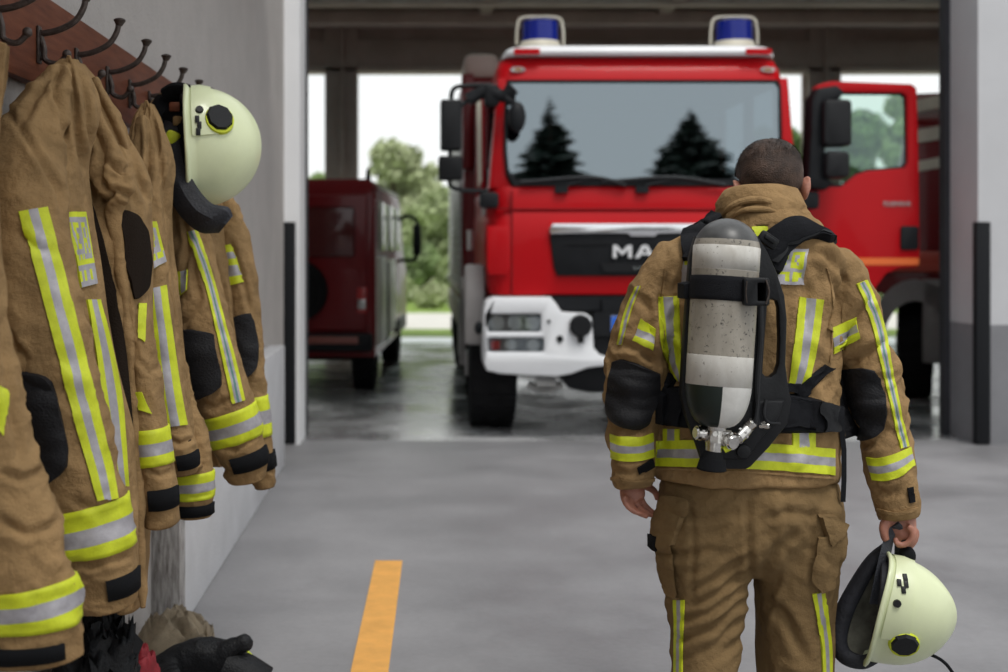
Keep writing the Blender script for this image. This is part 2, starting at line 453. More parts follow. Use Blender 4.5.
def decal(name, tree, left, right, mats, parent, cols=((.28, 0), (.44, 1), (.28, 0)), off=.003, thick=.003, n=24, dg=3.3, across=3, label=None, rowmats=None, smooth_d=0):
    """strip of fabric sewn on a surface: left and right edge lines, split in columns of material; closed and thick"""
    if not rowmats: n = int(n * 1.9)
    across = across + 2 if across > 1 else across
    Lp = dense(left, n); Rp = dense(right, n); fr = [0.0]; cm = []
    for w, m in cols:
        for k in range(across): fr.append(fr[-1] + w / across); cm.append(m)
    m_ = len(fr); top = []; bot = []; prev = {}
    for a, b in zip(Lp, Rp):
        for j, t in enumerate(fr):
            x = a[0] + (b[0] - a[0]) * t; y = a[1] + (b[1] - a[1]) * t
            loc, nor = hit(tree, x, y, dg)
            if j in prev:                                     # never jump across to another limb behind or in front
                lp, xp, yp = prev[j]; g = lp + W(x, y, lp.y) - W(xp, yp, lp.y)
                if (loc - g).length > .035:
                    loc, nor, _i, _d = tree.find_nearest(g)
                    if nor.dot(loc - EYE) > 0: nor = -nor
            prev[j] = (loc, x, y)
            top.append(loc + nor * (off + thick)); bot.append(loc - nor * .004)
    for _ in range(smooth_d):
        new = list(top)
        for i in range(n):
            for j in range(m_):
                acc = Vector(); c = 0
                for di, dj in ((1, 0), (-1, 0), (0, 1), (0, -1)):
                    if 0 <= i + di < n and 0 <= j + dj < m_: acc += top[(i + di) * m_ + j + dj]; c += 1
                new[i * m_ + j] = top[i * m_ + j].lerp(acc / c, .5)
        top = new
    V = top + bot; N0 = len(top); fs = []; fm = []
    for i in range(n - 1):
        for j in range(m_ - 1):
            a = i * m_ + j
            mm = rowmats(i / (n - 1), fr[j]) if rowmats else cm[j]
            fs.append((a, a + 1, a + m_ + 1, a + m_)); fm.append(mm)
            fs.append((N0 + a, N0 + a + m_, N0 + a + m_ + 1, N0 + a + 1)); fm.append(mm)
    ring = list(range(m_)) + [i * m_ + m_ - 1 for i in range(1, n)] + [(n - 1) * m_ + j for j in range(m_ - 2, -1, -1)] + [i * m_ for i in range(n - 2, 0, -1)]
    for a, b in zip(ring, ring[1:] + ring[:1]): fs.append((a, N0 + a, N0 + b, b)); fm.append(cm[0] if not rowmats else rowmats(0, 0))
    return link(name, V, fs, mats, parent, fm, True, label=label, angle=50)

def poly_decal(name, tree, poly, mats, parent, off=.003, thick=.004, dg=3.3, n=30, label=None):
    """filled patch: outline swept row by row between its left and right borders"""
    ys = [p[1] for p in poly]; y0, y1 = min(ys), max(ys); left = []; right = []
    for i in range(n):
        y = y0 + (y1 - y0) * (.004 + .992 * i / (n - 1)); xs = []
        for (xa, ya), (xb, yb) in zip(poly, poly[1:] + poly[:1]):
            if (ya <= y < yb) or (yb <= y < ya): xs.append(xa + (xb - xa) * (y - ya) / (yb - ya))
        if len(xs) >= 2: left.append((min(xs), y)); right.append((max(xs), y))
    return decal(name, tree, left, right, mats, parent, ((1, 0),), off, thick, len(left), dg, 12, label, smooth_d=3)
# ================================================================== THE SETTING
def slab(name, a, b, m, bevel=0, loc=None):
    bm = bmesh.new(); b_bounds(bm, a, b, bevel)
    return struct(from_bm(name, bm, m, loc=loc if loc else (Vector(a) + Vector(b)) / 2))

# floor: smooth concrete, slabs with joints, the bay floor darker and polished
def floor_mat(name, c1, c2, rough, rv, joints):
    m = bpy.data.materials.new(name); m.use_nodes = True; nt = m.node_tree; N = nt.nodes; L = nt.links; b = N['Principled BSDF']
    tc = N.new('ShaderNodeTexCoord')
    n = N.new('ShaderNodeTexNoise'); n.inputs['Scale'].default_value = 1.1; n.inputs['Detail'].default_value = 10; n.inputs['Roughness'].default_value = .6
    L.new(tc.outputs['Object'], n.inputs['Vector'])
    n2 = N.new('ShaderNodeTexNoise'); n2.inputs['Scale'].default_value = 38; n2.inputs['Detail'].default_value = 6
    L.new(tc.outputs['Object'], n2.inputs['Vector'])
    mx = N.new('ShaderNodeMix'); mx.inputs[0].default_value = .16
    L.new(n.outputs['Fac'], mx.inputs[2]); L.new(n2.outputs['Fac'], mx.inputs[3])
    r = N.new('ShaderNodeValToRGB'); r.color_ramp.elements[0].position = .36; r.color_ramp.elements[1].position = .64
    r.color_ramp.elements[0].color = (*c1, 1); r.color_ramp.elements[1].color = (*c2, 1)
    L.new(mx.outputs[0], r.inputs['Fac']); L.new(r.outputs[0], b.inputs['Base Color'])
    mr = N.new('ShaderNodeMapRange'); mr.inputs[1].default_value = .38; mr.inputs[2].default_value = .62; mr.inputs[3].default_value = rough - rv; mr.inputs[4].default_value = rough + rv
    L.new(n.outputs['Fac'], mr.inputs[0]); L.new(mr.outputs[0], b.inputs['Roughness'])
    bp = N.new('ShaderNodeBump'); bp.inputs['Strength'].default_value = .12; bp.inputs['Distance'].default_value = .01
    L.new(n2.outputs['Fac'], bp.inputs['Height']); L.new(bp.outputs[0], b.inputs['Normal'])
    return m
fm_yard = floor_mat('yard_concrete', (.178, .175, .182), (.262, .258, .266), .58, .12, True)
fm_bay = floor_mat('bay_concrete', (.13, .13, .134), (.50, .50, .51), .20, .13, True)
slab('floor', (-1.3, -8, -.2), (16, 9.75, 0), fm_yard)
slab('floor_bay', (-9, 9.75, -.2), (16, 20.1, 0), fm_bay)['kind'] = 'structure'
slab('floor_pavement', (-40, 20.1, -.25), (60, 21.4, -.004), M['pave'])
slab('ground_lawn', (-60, 21.4, -.3), (80, 23.6, -.002), M['grass'])
slab('ground_path', (-60, 23.6, -.3), (80, 29.5, -.002), M['path'])
slab('ground_meadow', (-60, 29.5, -.3), (80, 75, -.002), M['grass'])
# orange line painted on the yard floor (thin coat of paint)
bm = bmesh.new()
b_loft(bm, [[Vector((xa, y, z)) for xa, z in ((l, .0), (r, .0), (r, .003), (l, .003))] for y, l, r in ((1.5, -.288, -.154), (4.405, -.235, -.107), (5.977, -.206, -.081))])
o = from_bm('lane_line', bm, M['orange'], loc=(-.13, 4, 0)); tag(o, 'orange line painted on the grey concrete floor', 'floor marking')
# left wall, plinth, peeling post
slab('wall_left', (-1.35, -3, 0), (-1.0, 9.56, 4.6), M['plaster'])
slab('baseboard_left', (-1.0, 4.95, 0), (-.895, 8.6, .80), M['plinth'], .008)
slab('trim_1', (-1.0, 4.84, 0), (-.893, 4.948, .80), M['peel'], .006)
# near opening: left and right pillars, header, dark door frames, black corner guards
slab('wall_pillar_left', (-1.35, 9.56, 0), (-.882, 10.0, 5.4), M['white_b'])
slab('trim_2', (-.905, 10.0, 0), (-.868, 10.1, 5.2), M['frame'])
XR = (978 - VX) * 9.55 / F
slab('wall_pillar_right_lower', (XR, 9.55, 0), (XR + 5, 10.05, .88), M['greywall'])
slab('wall_pillar_right', (XR, 9.55, .88), (XR + 5, 10.05, 5.4), M['white'])
slab('trim_3', (4.058, 10.05, 0), (XR + .06, 10.16, 5.2), M['frame'])
slab('wall_front_header', (-1.35, 9.56, 4.9), (XR + 5, 10.0, 5.6), M['white'])
def guard(x0, x1, y, z1, nm):
    bm = bmesh.new(); b_bounds(bm, (x0, y - .022, .005), (x1, y, z1), .006)
    return struct(from_bm(nm, bm, M['strip'], loc=((x0 + x1) / 2, y, 0)))
zt = CH + 28 * 9.54 / F
guard(-137 * 9.55 / F, -124.5 * 9.55 / F, 9.56, zt, 'trim_4')
bm = bmesh.new(); b_bounds(bm, (XR - .012, 9.528, .005), (XR + .085, 9.55, zt), .006); b_bounds(bm, (XR - .02, 9.528, .005), (XR, 9.60, zt), .006)
struct(from_bm('trim_5', bm, M['strip'], loc=(XR, 9.55, 0)))
# bay: ceiling, side walls, far posts and beams
slab('ceiling', (-9, 9.6, 5.45), (16, 12.6, 5.7), M['brown'])
slab('ceiling_rear', (-9, 18.3, 5.45), (16, 20.4, 5.7), M['brown'])
slab('added_skylight', (-9, 12.6, 5.55), (16, 18.3, 5.57), M['clear'])  # unseen skylight added to brighten the roof beams and bay floor
slab('wall_bay_left', (-9.3, 9.6, 0), (-9, 20.4, 5.5), M['brown'])
slab('wall_bay_right', (16, 9.6, 0), (16.3, 20.4, 5.5), M['brown'])
slab('wall_bay_front_left', (-9.2, 9.6, 0), (-1.35, 9.9, 5.5), M['brown'])
slab('wall_bay_front_right', (XR + 4.9, 9.7, 0), (16, 9.9, 5.5), M['brown'])
k = 3
for i, px in enumerate((341, 825)):
    x = (px - VX) * 20 / F
    bm = bmesh.new()
    b_bounds(bm, (x - .25, 20.0, 0), (x + .25, 20.12, 5.45), .01); b_bounds(bm, (x - .25, 20.28, 0), (x + .25, 20.4, 5.45), .01)
    b_bounds(bm, (x - .05, 20.1, 0), (x + .05, 20.3, 5.45)); b_bounds(bm, (x - .02, 19.93, 0), (x + .05, 20.0, 5.45), .008)
    struct(from_bm('trim_%d' % (6 + i), bm, M['brown'], loc=(x, 20.2, 0)))
slab('trim_8', (-9, 20.02, 4.23), (16, 20.3, 4.66), M['brown'], .01)
slab('trim_9', (-9, 20.0, 4.17), (16, 20.35, 4.25), M['brown_l'], .01)
slab('trim_10', (-9, 19.7, 4.86), (16, 20.1, 5.06), M['brown_l'], .01)
slab('trim_11', (-9, 18.6, 4.95), (16, 18.9, 5.45), M['brown'], .01)
slab('trim_12', (-9, 20.1, 4.6), (16, 20.3, 5.5), M['brown'])
slab('trim_13', (-9, 14.6, 5.05), (16, 14.9, 5.45), M['brown'], .01)
for i, x in enumerate((.9, 3.6)):
    slab('trim_%d' % (14 + i), (x, 10.0, 5.0), (x + .18, 20.0, 5.4), M['brown'], .01)

# ================================================================== TREES AND LAWN BEYOND
def leaf_mesh(cl, size, n, seed):
    rnd = random.Random(seed); V = []; Fc = []
    tot = sum(r[1] ** 2 for r in cl)
    for c, r, sq in cl:
        for _ in range(int(n * r * r / tot)):
            a = Vector((rnd.gauss(0, 1), rnd.gauss(0, 1), rnd.gauss(0, 1))).normalized()
            p = Vector(c) + Vector((a.x, a.y, a.z * sq)) * r * (rnd.random() ** .45)
            s = size * rnd.uniform(.6, 1.3); q = Vector((rnd.gauss(0, 1), rnd.gauss(0, 1), rnd.gauss(0, 1))).normalized()
            t = q.orthogonal().normalized(); u = q.cross(t); b = len(V)
            V += [p - t * s, p + u * s * .45 + q * s * .12, p + t * s, p - u * s * .45 + q * s * .12]; Fc.append((b, b + 1, b + 2, b + 3))
    return V, Fc
def broadleaf(px, ytop, d, wpx, m, label, seed, n=5200, name='broadleaf_tree', shrub=False, ybot=None):
    rnd = random.Random(seed); base = Vector(((px - VX) * d / F, d, 0)); top = CH + (VY - ytop) * d / F
    w = wpx * d / F / 2; root = empty(name, base, label, 'shrub' if shrub else 'tree')
    cl = []; z0 = 0.2 if shrub else top * .12
    for i in range(34 if not shrub else 20):
        f = rnd.random(); z = z0 + (top - z0) * (.06 + .86 * f)
        ww = w * (math.sin(PI * min(1, .22 + .74 * f)) ** .7); a = rnd.uniform(0, 2 * PI)
        r = w * rnd.uniform(.24, .40)
        r = min(r, max(.2, (top - z) + .12))
        k = rnd.random() ** .6 * max(0, ww - r * .5)
        cl.append((base + Vector((math.cos(a) * k, math.sin(a) * k, z)), r, .9))
    V, Fc = leaf_mesh(cl, .15 if not shrub else .10, int(n * 1.5), seed)
    link('foliage' if shrub else 'crown', V, Fc, m, root, smooth=False)
    bm = bmesh.new()
    b_pipe(bm, [base + Vector((0, 0, -.05)), base + Vector((.1, 0, top * .3)), base + Vector((-.1, .1, top * .72))], (w * .075 + .03, w * .02), 10)
    for c, r, s in cl[:8]: b_pipe(bm, [base + Vector((0, 0, top * .26)), (base + Vector((0, 0, top * .4))).lerp(c, .5), c], (.05, .015), 6)
    from_bm('trunk' if not shrub else 'stem', bm, M['bark'], root)
    return root
T = [(396, 136, 44, 112, 'leaf3', 'pale green leafy tree between the red van and the fire engine', 9000),
     (440, 185, 40, 84, 'leaf1', 'light green tree beside the fire engine mirrors', 5200),
     (318, 166, 42, 42, 'leaf2', 'green tree seen left of the left steel post', 3600),
     (350, 175, 50, 50, 'leaf1', 'tree mostly behind the left steel post', 3600),
     (470, 160, 50, 44, 'leaf1', 'tall tree mostly hidden behind the fire engine side', 3600),
     (797, 104, 40, 60, 'leaf4', 'dark green tree in the gap left of the open cab door', 5200),
     (862, 112, 42, 110, 'leaf4', 'green tree seen through the open cab door window', 9000),
     (900, 92, 52, 80, 'leaf2', 'tall tree behind the top corner of the open cab door', 5200),
     (760, 120, 48, 70, 'leaf2', 'tree hidden mostly behind the fire engine cab', 3600)]
for i, (px, yt, d, w, m, lab, n) in enumerate(T): broadleaf(px, yt, d, w, M[m], lab, 20 + i, n)
S = [(376, 262, 37, 60, 'leaf1', 'green shrub right of the red van roofline'), (420, 246, 38, 70, 'leaf2', 'wide green shrub in front of the pale tree'),
     (456, 236, 34.6, 56, 'leaf1', 'green shrub beside the fire engine'), (432, 290, 32.2, 46, 'leaf3', 'low yellowish shrub at the edge of the lawn'),
     (404, 284, 35.6, 40, 'leaf1', 'low green shrub by the van mirror'), (822, 185, 36, 120, 'leaf4', 'green hedge shrub behind the open cab door'),
     (886, 192, 38.8, 100, 'leaf4', 'green hedge shrub right behind the cab door window'), (320, 230, 36, 60, 'leaf2', 'green shrub behind the red van')]
for i, (px, yt, d, w, m, lab) in enumerate(S): broadleaf(px, yt, d, w, M[m], lab, 60 + i, 4200, 'garden_shrub', True)

# ================================================================== FIRE ENGINE
D0 = 9.8
CXP = 643
fe = empty('fire_engine', ((CXP - VX) * D0 / F, 13, 0), 'large red fire engine with white bumper and two blue beacons, front facing us', 'fire truck')
def P(name, bm, m, parent=fe, label=None, smooth=True, angle=35): return from_bm(name, bm, m, parent, None, smooth, label, angle)
def mx(x): return 2 * CXP - x            # mirror about the cab's centre line
# lower cab body: rounded plan rings, px rows at the front plane
def cab_ring(py, xl, xr, df, db, r):
    z = CH + (VY - py) * D0 / F; x0 = (xl - VX) * D0 / F; x1 = (xr - VX) * D0 / F; out = []
    for cx, cy, a0 in ((x0 + r, df + r, 180), (x1 - r, df + r, 270), (x1 - .06, db - .06, 0), (x0 + .06, db - .06, 90)):
        rr = r if cy < (df + db) / 2 else .06
        for k in range(9):
            a = math.radians(a0 + 90 * k / 8); out.append(Vector((cx + rr * math.cos(a), cy + rr * math.sin(a), z)))
    return out
bm = bmesh.new()
rows = [(298, 496, 790, 9.86, .16), (294, 490, 796, 9.81, .16), (272, 487, 799, 9.79, .17), (240, 486, 800, 9.79, .17), (215, 487, 799, 9.80, .17), (211, 488, 798, 9.82, .17),
        (206, 488, 798, 9.82, .17), (190, 488, 798, 9.83, .17), (186, 489, 797, 9.85, .17)]
b_loft(bm, [cab_ring(y, a, b, d, 12.2, r) for y, a, b, d, r in rows])
P('cab_body', bm, M['red'])
# roof with header
bm = bmesh.new()
rows = [(81, 497, 790, 9.90, .16), (78, 497, 790, 9.885, .16), (66, 499, 788, 9.91, .17), (56, 502, 785, 9.96, .18), (52, 506, 781, 10.02, .2)]
b_loft(bm, [cab_ring(y, a, b, d, 12.2, r) for y, a, b, d, r in rows]); P('cab_roof', bm, M['red'])
bm = bmesh.new()
rows = [(53.5, 505, 782, 9.88, .2), (50, 505, 782, 9.865, .2), (44.5, 509, 778, 9.88, .2), (42, 518, 769, 9.96, .2)]
b_loft(bm, [cab_ring(y, a, b, d, 12.15, r) for y, a, b, d, r in rows]); P('roof_visor', bm, M['wpaint'], label='white sun visor edge above the windscreen')
bm = bmesh.new()
bm.free()
for xc in (527, mx(527)):
    bm = bmesh.new(); plate(bm, rrect(xc - 13, 48.5, xc + 13, 54, 1.5, 2), 9.85, .05); P('visor_stripe', bm, M['red'])
# pillars, rear wall, side frames (all slope with the windscreen)
def sl(px, py): return 9.895 + (9.86 - 9.895) * (py - 80) / 106 + (.02 if py < 80 else 0)
for a in ([(489, 188), (498, 78), (508, 78), (505.5, 90), (504, 150), (506, 176), (512, 188)],):
    for fl in (False, True):
        pl = [((mx(x) if fl else x), y) for x, y in a]
        bm = bmesh.new(); plate(bm, pl, 0, .22, df=sl, bevel=.01); P('windscreen_pillar', bm, M['red'])
xl_ = (489 - VX) * D0 / F; xr_ = (mx(489) - VX) * D0 / F
for x in (xl_ + .03, xr_ - .03):
    for y0, y1 in ((11.05, 11.2), (12.05, 12.2)):
        bm = bmesh.new(); b_bounds(bm, (x - .03, y0, 1.9), (x + .03, y1, 2.75), .01); P('side_pillar', bm, M['red'])
bm = bmesh.new(); b_bounds(bm, (xl_, 12.1, 1.88), (xr_, 12.2, 2.75)); P('cab_rear_wall', bm, M['vdark'])
bm = bmesh.new(); b_bounds(bm, (xl_ + .02, 10.1, 1.9), (xl_ + .03, 11.06, 2.72)); b_bounds(bm, (xl_ + .02, 11.2, 1.9), (xl_ + .03, 12.06, 2.72)); P('side_window', bm, M['dglass'], smooth=False)
# windscreen
def wsd(px, py): return 9.882 + (9.83 - 9.882) * (py - 80) / 106
bm = bmesh.new()
outer = [(505, 86), (509, 80), (mx(509), 80), (mx(505), 86), (mx(504), 150), (mx(506), 172), (mx(514), 186), (514, 186), (506, 172), (504, 150)]
inner = [(507.5, 88), (511, 83), (mx(511), 83), (mx(507.5), 88), (mx(507), 150), (mx(509), 170), (mx(516), 179), (516, 179), (509, 170), (507, 150)]
plate(bm, outer, 0, .03, [inner], df=wsd); wf = P('windscreen_frame', bm, M['vdark'])
bm = bmesh.new(); plate(bm, inner, 0, .006, df=lambda x, y: wsd(x, y) + .008); P('windscreen', bm, M['wind'], smooth=False)
WS_P = W(640, 133, 0); WS_P = W(640, 133, wsd(640, 133)); a_ = W(600, 90, wsd(600, 90)); b_ = W(690, 90, wsd(690, 90)); c_ = W(640, 175, wsd(640, 175))
WS_N = (b_ - a_).cross(c_ - a_).normalized()
if WS_N.y > 0: WS_N = -WS_N
# interior: dashboard, two seats, steering wheel
bm = bmesh.new(); b_bounds(bm, (xl_ + .1, 9.95, 1.86), (xr_ - .1, 10.35, 2.02), .05); P('dashboard', bm, M['vdark'])
for x in (1.15, 2.25):
    bm = bmesh.new(); b_box(bm, (x, 11.3, 2.1), (.5, .16, .75), .06); b_box(bm, (x, 11.32, 2.55), (.28, .12, .22), .05); b_box(bm, (x, 11.0, 1.92), (.5, .5, .12), .05); P('cab_seat', bm, M['vdark'])
bm = bmesh.new(); b_pipe(bm, [Vector((2.2 + .23 * math.cos(t), 10.55 + .1 * math.sin(t), 2.05 + .2 * math.sin(t))) for t in [2 * PI * i / 16 for i in range(17)]], .015, 8, 48); P('steering_wheel', bm, M['plastic'])
# wipers, marker lights, cowl lines
for x0, x1, yp in ((571, 626, 181), (652, 726, 183)):
    bm = bmesh.new()
    b_pipe(bm, [W(x0 - 9, 190, 9.80), W(x0, 184, 9.80), W((x0 + x1) / 2, 178.5, 9.795), W(x1, 185, 9.795)], .012, 8); b_pipe(bm, [W(x0 - 50, 182.5, 9.8), W(x0 + 20, 177.5, 9.795), W(x1, 185.5, 9.795)], .016, 8)
    plate(bm, rrect(x0 - 16, 186, x0 - 3, 193, 2, 3), 9.79, .06); P('wiper', bm, M['vdark'])
for xc in (518, mx(518)):
    bm = bmesh.new(); plate(bm, ell(xc, 69.5, 7.5, 2.6), 9.885, .04); h = P('marker_lamp', bm, M['chrome'])
    bm = bmesh.new(); plate(bm, ell(xc, 69.5, 4.5, 1.6), 9.875, .02); P('amber_lens', bm, M['amber'], h)
bm = bmesh.new()
for s in (False, True):
    f = (lambda x: mx(x)) if s else (lambda x: x)
    for (xa, ya, xb, yb) in ((511.5, 190, 512.6, 294), (490, 208, 512, 209.2)):
        x0, x1 = sorted((f(xa), f(xb))); plate(bm, [(x0, ya), (x1, ya), (x1, yb), (x0, yb)], 9.782, .03)
plate(bm, [(513, 208.6), (mx(513), 208.6), (mx(513), 209.6), (513, 209.6)], 9.80, .02)
P('panel_seam', bm, M['red_d'])
for s in (False, True):
    f = (lambda x: mx(x)) if s else (lambda x: x)
    bm = bmesh.new(); pl = [(f(487), 226), (f(508), 226), (f(510), 234), (f(510), 268), (f(507), 275), (f(489), 275), (f(487), 268)]
    plate(bm, pl, 9.772, .05, bevel=.012); P('corner_panel', bm, M['red'])
# grille
bm = bmesh.new()
gr = [(550, 236), (553, 232), (mx(553), 232), (mx(550), 236), (mx(554), 268), (mx(558), 276), (558, 276), (554, 268)]
plate(bm, gr, 9.765, .06, bevel=.01); g = P('grille', bm, M['vdark'])
bm = bmesh.new(); plate(bm, [(549, 229), (553, 223.5), (mx(553), 223.5), (mx(549), 229), (mx(551), 234), (mx(600), 233), (mx(628), 233.5), (mx(631), 236.5), (631, 236.5), (628, 233.5), (600, 233), (551, 234)], 9.74, .05, bevel=.008); P('chrome_bar', bm, M['chrome'], g)
bm = bmesh.new()
plate(bm, [(566, 243), (mx(566), 243), (mx(566), 244.4), (566, 244.4)], 9.755, .02); plate(bm, [(600, 263), (mx(600), 263), (mx(604), 272), (604, 272)], 9.752, .02); P('grille_slat', bm, M['plastic'], g)
bm = bmesh.new(); plate(bm, [(633, 266.5), (mx(633), 266.5), (mx(633), 269.5), (633, 269.5)], 9.745, .02); P('grille_badge', bm, M['chrome'], g)
def letter(polys, nm):
    bm = bmesh.new()
    for p in polys: plate(bm, p, 9.735, .025)
    return P(nm, bm, M['silverpaint'], g)
def ltr(x, y, w, h, pts): return [(x + a * w, y + b * h) for a, b in pts]
letter([ltr(613, 245, 19, 13, [(0, 1), (.0, 0), (.22, 0), (.5, .48), (.78, 0), (1, 0), (1, 1), (.81, 1), (.81, .36), (.5, .80), (.19, .36), (.19, 1)])], 'letter_m')
bm = bmesh.new(); plate(bm, ltr(635, 245, 20, 13, [(0, 1), (.37, 0), (.63, 0), (1, 1), (.78, 1), (.70, .76), (.30, .76), (.22, 1)]), 9.735, .025, [ltr(635, 245, 20, 13, [(.37, .58), (.63, .58), (.5, .20)])]); P('letter_a', bm, M['silverpaint'], g)
letter([ltr(658, 245, 18, 13, [(0, 1), (0, 0), (.22, 0), (.80, .66), (.80, 0), (1, 0), (1, 1), (.78, 1), (.20, .34), (.20, 1)])], 'letter_n')
# bumper: white shell with stepped centre opening
bm = bmesh.new()
half = [(486, 301), (494, 297), (551, 297), (556, 303), (562, 312), (586, 313.5), (592, 318), (593, 330), (594, 348), (600, 355), (607, 357)]
low = [(607, 366), (588, 368), (572, 374), (556, 377), (500, 374), (487, 371), (484, 364), (483, 330), (484, 308)]
outl = half + [(mx(x), y) for x, y in half[::-1]] + [(mx(x), y) for x, y in low[::-1]][:0]
full = half + [(mx(x), y) for x, y in half[::-1]] + [(mx(x), y) for x, y in low[::-1]] + low
holes = []
for s in (False, True):
    f = (lambda x: mx(x)) if s else (lambda x: x)
    for a, b, c, d in ((488, 314, 541, 332), (488, 338, 544, 352)):
        x0, x1 = sorted((f(a), f(c))); holes.append(rrect(x0, b, x1, d, 2, 3))
plate(bm, full, 9.70, .45, holes, bevel=.02); bu = P('bumper', bm, M['wpaint'], label='white front bumper')
for s in (False, True):
    f = (lambda x: mx(x)) if s else (lambda x: x)
    for (a, b, c, d) in ((488, 314, 541, 332), (488, 338, 544, 352)):
        x0, x1 = sorted((f(a), f(c)))
        bm = bmesh.new(); plate(bm, rrect(x0 + .3, b + .3, x1 - .3, d - .3, 2, 3), 9.77, .1); hs = P('headlamp', bm, M['lamphouse'])
        bm = bmesh.new(); nl = 3 if b < 330 else 2
        for q in range(nl):
            cx = x0 + (x1 - x0) * (q + (.5 if nl == 3 else 1)) / (nl if nl == 3 else nl + .5); c3 = W(cx, (b + d) / 2, 9.74)
            b_cyl(bm, c3, c3 + Vector((0, .05, 0)), .056 if nl == 3 else .046, .03, 20)
            b_cyl(bm, c3 + Vector((0, -.01, 0)), c3 + Vector((0, .02, 0)), .022, .022, 14)
        P('reflector', bm, M['lens'], hs)
        if b > 330:
            bm = bmesh.new(); xx = x0 + 3 if not s else x1 - 12; plate(bm, rrect(xx, 340.5, xx + 9, 349.5, 1.5, 3), 9.735, .03); P('red_lens', bm, M['redlens'], hs)
        bm = bmesh.new(); plate(bm, rrect(x0 + .8, b + .8, x1 - .8, d - .8, 2, 3), 9.715, .006); P('lamp_glass', bm, M['lampglass'], hs, smooth=False)
    c3 = W(f(581), 326, 9.66)
    bm = bmesh.new(); b_cyl(bm, c3, c3 + Vector((0, .1, 0)), .082, .088, 28); b_cyl(bm, c3 + Vector((0, -.012, 0)), c3, .07, .082, 28); plate(bm, rrect(f(581) - 3, 336, f(581) + 3, 343, 1, 2), 9.68, .04); P('fog_lamp', bm, M['plastic'])
    bm = bmesh.new(); c3 = W(f(560), 339, 9.69); b_cyl(bm, c3, c3 + Vector((0, .03, 0)), .026, .03, 14); P('bumper_bolt', bm, M['vdark']); bm = bmesh.new(); c3 = W(f(549), 321.5, 9.69); b_cyl(bm, c3, c3 + Vector((0, .03, 0)), .013, .015, 12); P('bumper_bolt', bm, M['vdark'])
    bm = bmesh.new(); c3 = W(f(479), 328, 9.85); b_sphere(bm, c3, (.035, .05, .05)); P('side_lamp', bm, M['vdark'])
bm = bmesh.new(); plate(bm, [(545, 296), (mx(545), 296), (mx(590), 358), (590, 358)], 9.80, .2); P('lower_grille', bm, M['vdark'])
bm = bmesh.new(); plate(bm, [(551, 298), (600, 298), (600, 310), (564, 310.5)], 9.76, .1); plate(bm, [(602, 300), (mx(602), 300), (mx(602), 312), (602, 312)], 9.755, .1); P('intake_panel', bm, M['strip'])
bm = bmesh.new(); plate(bm, rrect(594, 312, mx(594), 336, 2, 3), 9.72, .06); P('plate_holder', bm, M['vdark'])
bm = bmesh.new(); plate(bm, rrect(611, 316, mx(611), 332, 1.2, 3), 9.708, .012); npl = P('number_plate', bm, M['wpaint'])
bm = bmesh.new(); plate(bm, rrect(611.3, 316.3, 619, 331.7, 1, 3), 9.704, .008); eb = P('blue_band', bm, M['platebl'], npl)
# underside
bm = bmesh.new()
pl = [(562, 380), (592, 364), (mx(592), 364), (mx(562), 380), (mx(570), 389), (mx(590), 393), (590, 393), (570, 389)]
plate(bm, pl, 9.85, .5, bevel=.02); P('skid_plate', bm, M['vdark'])
bm = bmesh.new(); b_bounds(bm, (.75, 10.15, .52), (2.65, 18.0, .95), .02); b_bounds(bm, (.6, 10.5, .42), (2.8, 10.7, .56)); b_bounds(bm, (.6, 15.9, .42), (2.8, 16.1, .56)); P('chassis', bm, M['vdark'])
bm = bmesh.new(); b_pipe(bm, [W(528, 384, 10.2), W(545, 390, 10.2), W(562, 384, 10.2)], .03, 8); b_cyl(bm, W(536, 382, 10.1), W(556, 382, 10.1), .05, .05, 14); P('steering_rod', bm, M['alu'])
def wheel(parent, x0, x1, y, r, hubm=M['vgrey']):
    bm = bmesh.new(); prof = [(0, r * .58), (.02, r * .62), (.04, r * .93), (.10, r * .985), (.2, r), (.8, r), (.9, r * .985), (.96, r * .93), (.98, r * .62), (1, r * .58)]
    n = 48; R = []
    for f, rr in prof:
        R.append([bm.verts.new((x0 + (x1 - x0) * f, y + rr * math.sin(2 * PI * k / n), r + rr * math.cos(2 * PI * k / n))) for k in range(n)])
    for a, b in zip(R, R[1:]):
        for k in range(n): bm.faces.new((a[k], a[(k + 1) % n], b[(k + 1) % n], b[k]))
    for k in range(0, n, 2):                                                       # tread blocks
        a = 2 * PI * (k + .5) / n
        for q in (.18, .5, .82):
            c = Vector((x0 + (x1 - x0) * q, y + r * 1.0 * math.sin(a), r + (r) * math.cos(a)))
            b_box(bm, c, (abs(x1 - x0) * .22, r * .075, .02), 0, Matrix.Rotation(-a, 3, 'X'))
    w = from_bm('wheel', bm, M['rubber'], parent)
    bm = bmesh.new(); xm = (x0 + x1) / 2
    b_cyl(bm, (x0 + (x1 - x0) * .12, y, r), (x1 - (x1 - x0) * .12, y, r), r * .6, r * .6, 32); b_cyl(bm, (x0 + (x1 - x0) * -.03, y, r), (x0 + (x1 - x0) * .15, y, r), r * .2, r * .26, 20)
    for k in range(8):
        a = 2 * PI * k / 8; c = Vector((x0 + (x1 - x0) * .1, y + r * .4 * math.sin(a), r + r * .4 * math.cos(a))); b_cyl(bm, c - Vector(((x1 - x0) * .04, 0, 0)), c + Vector(((x1 - x0) * .05, 0, 0)), r * .04, r * .04, 8)
    from_bm('rim', bm, hubm, w); return w
FX = (CXP - VX) * D0 / F
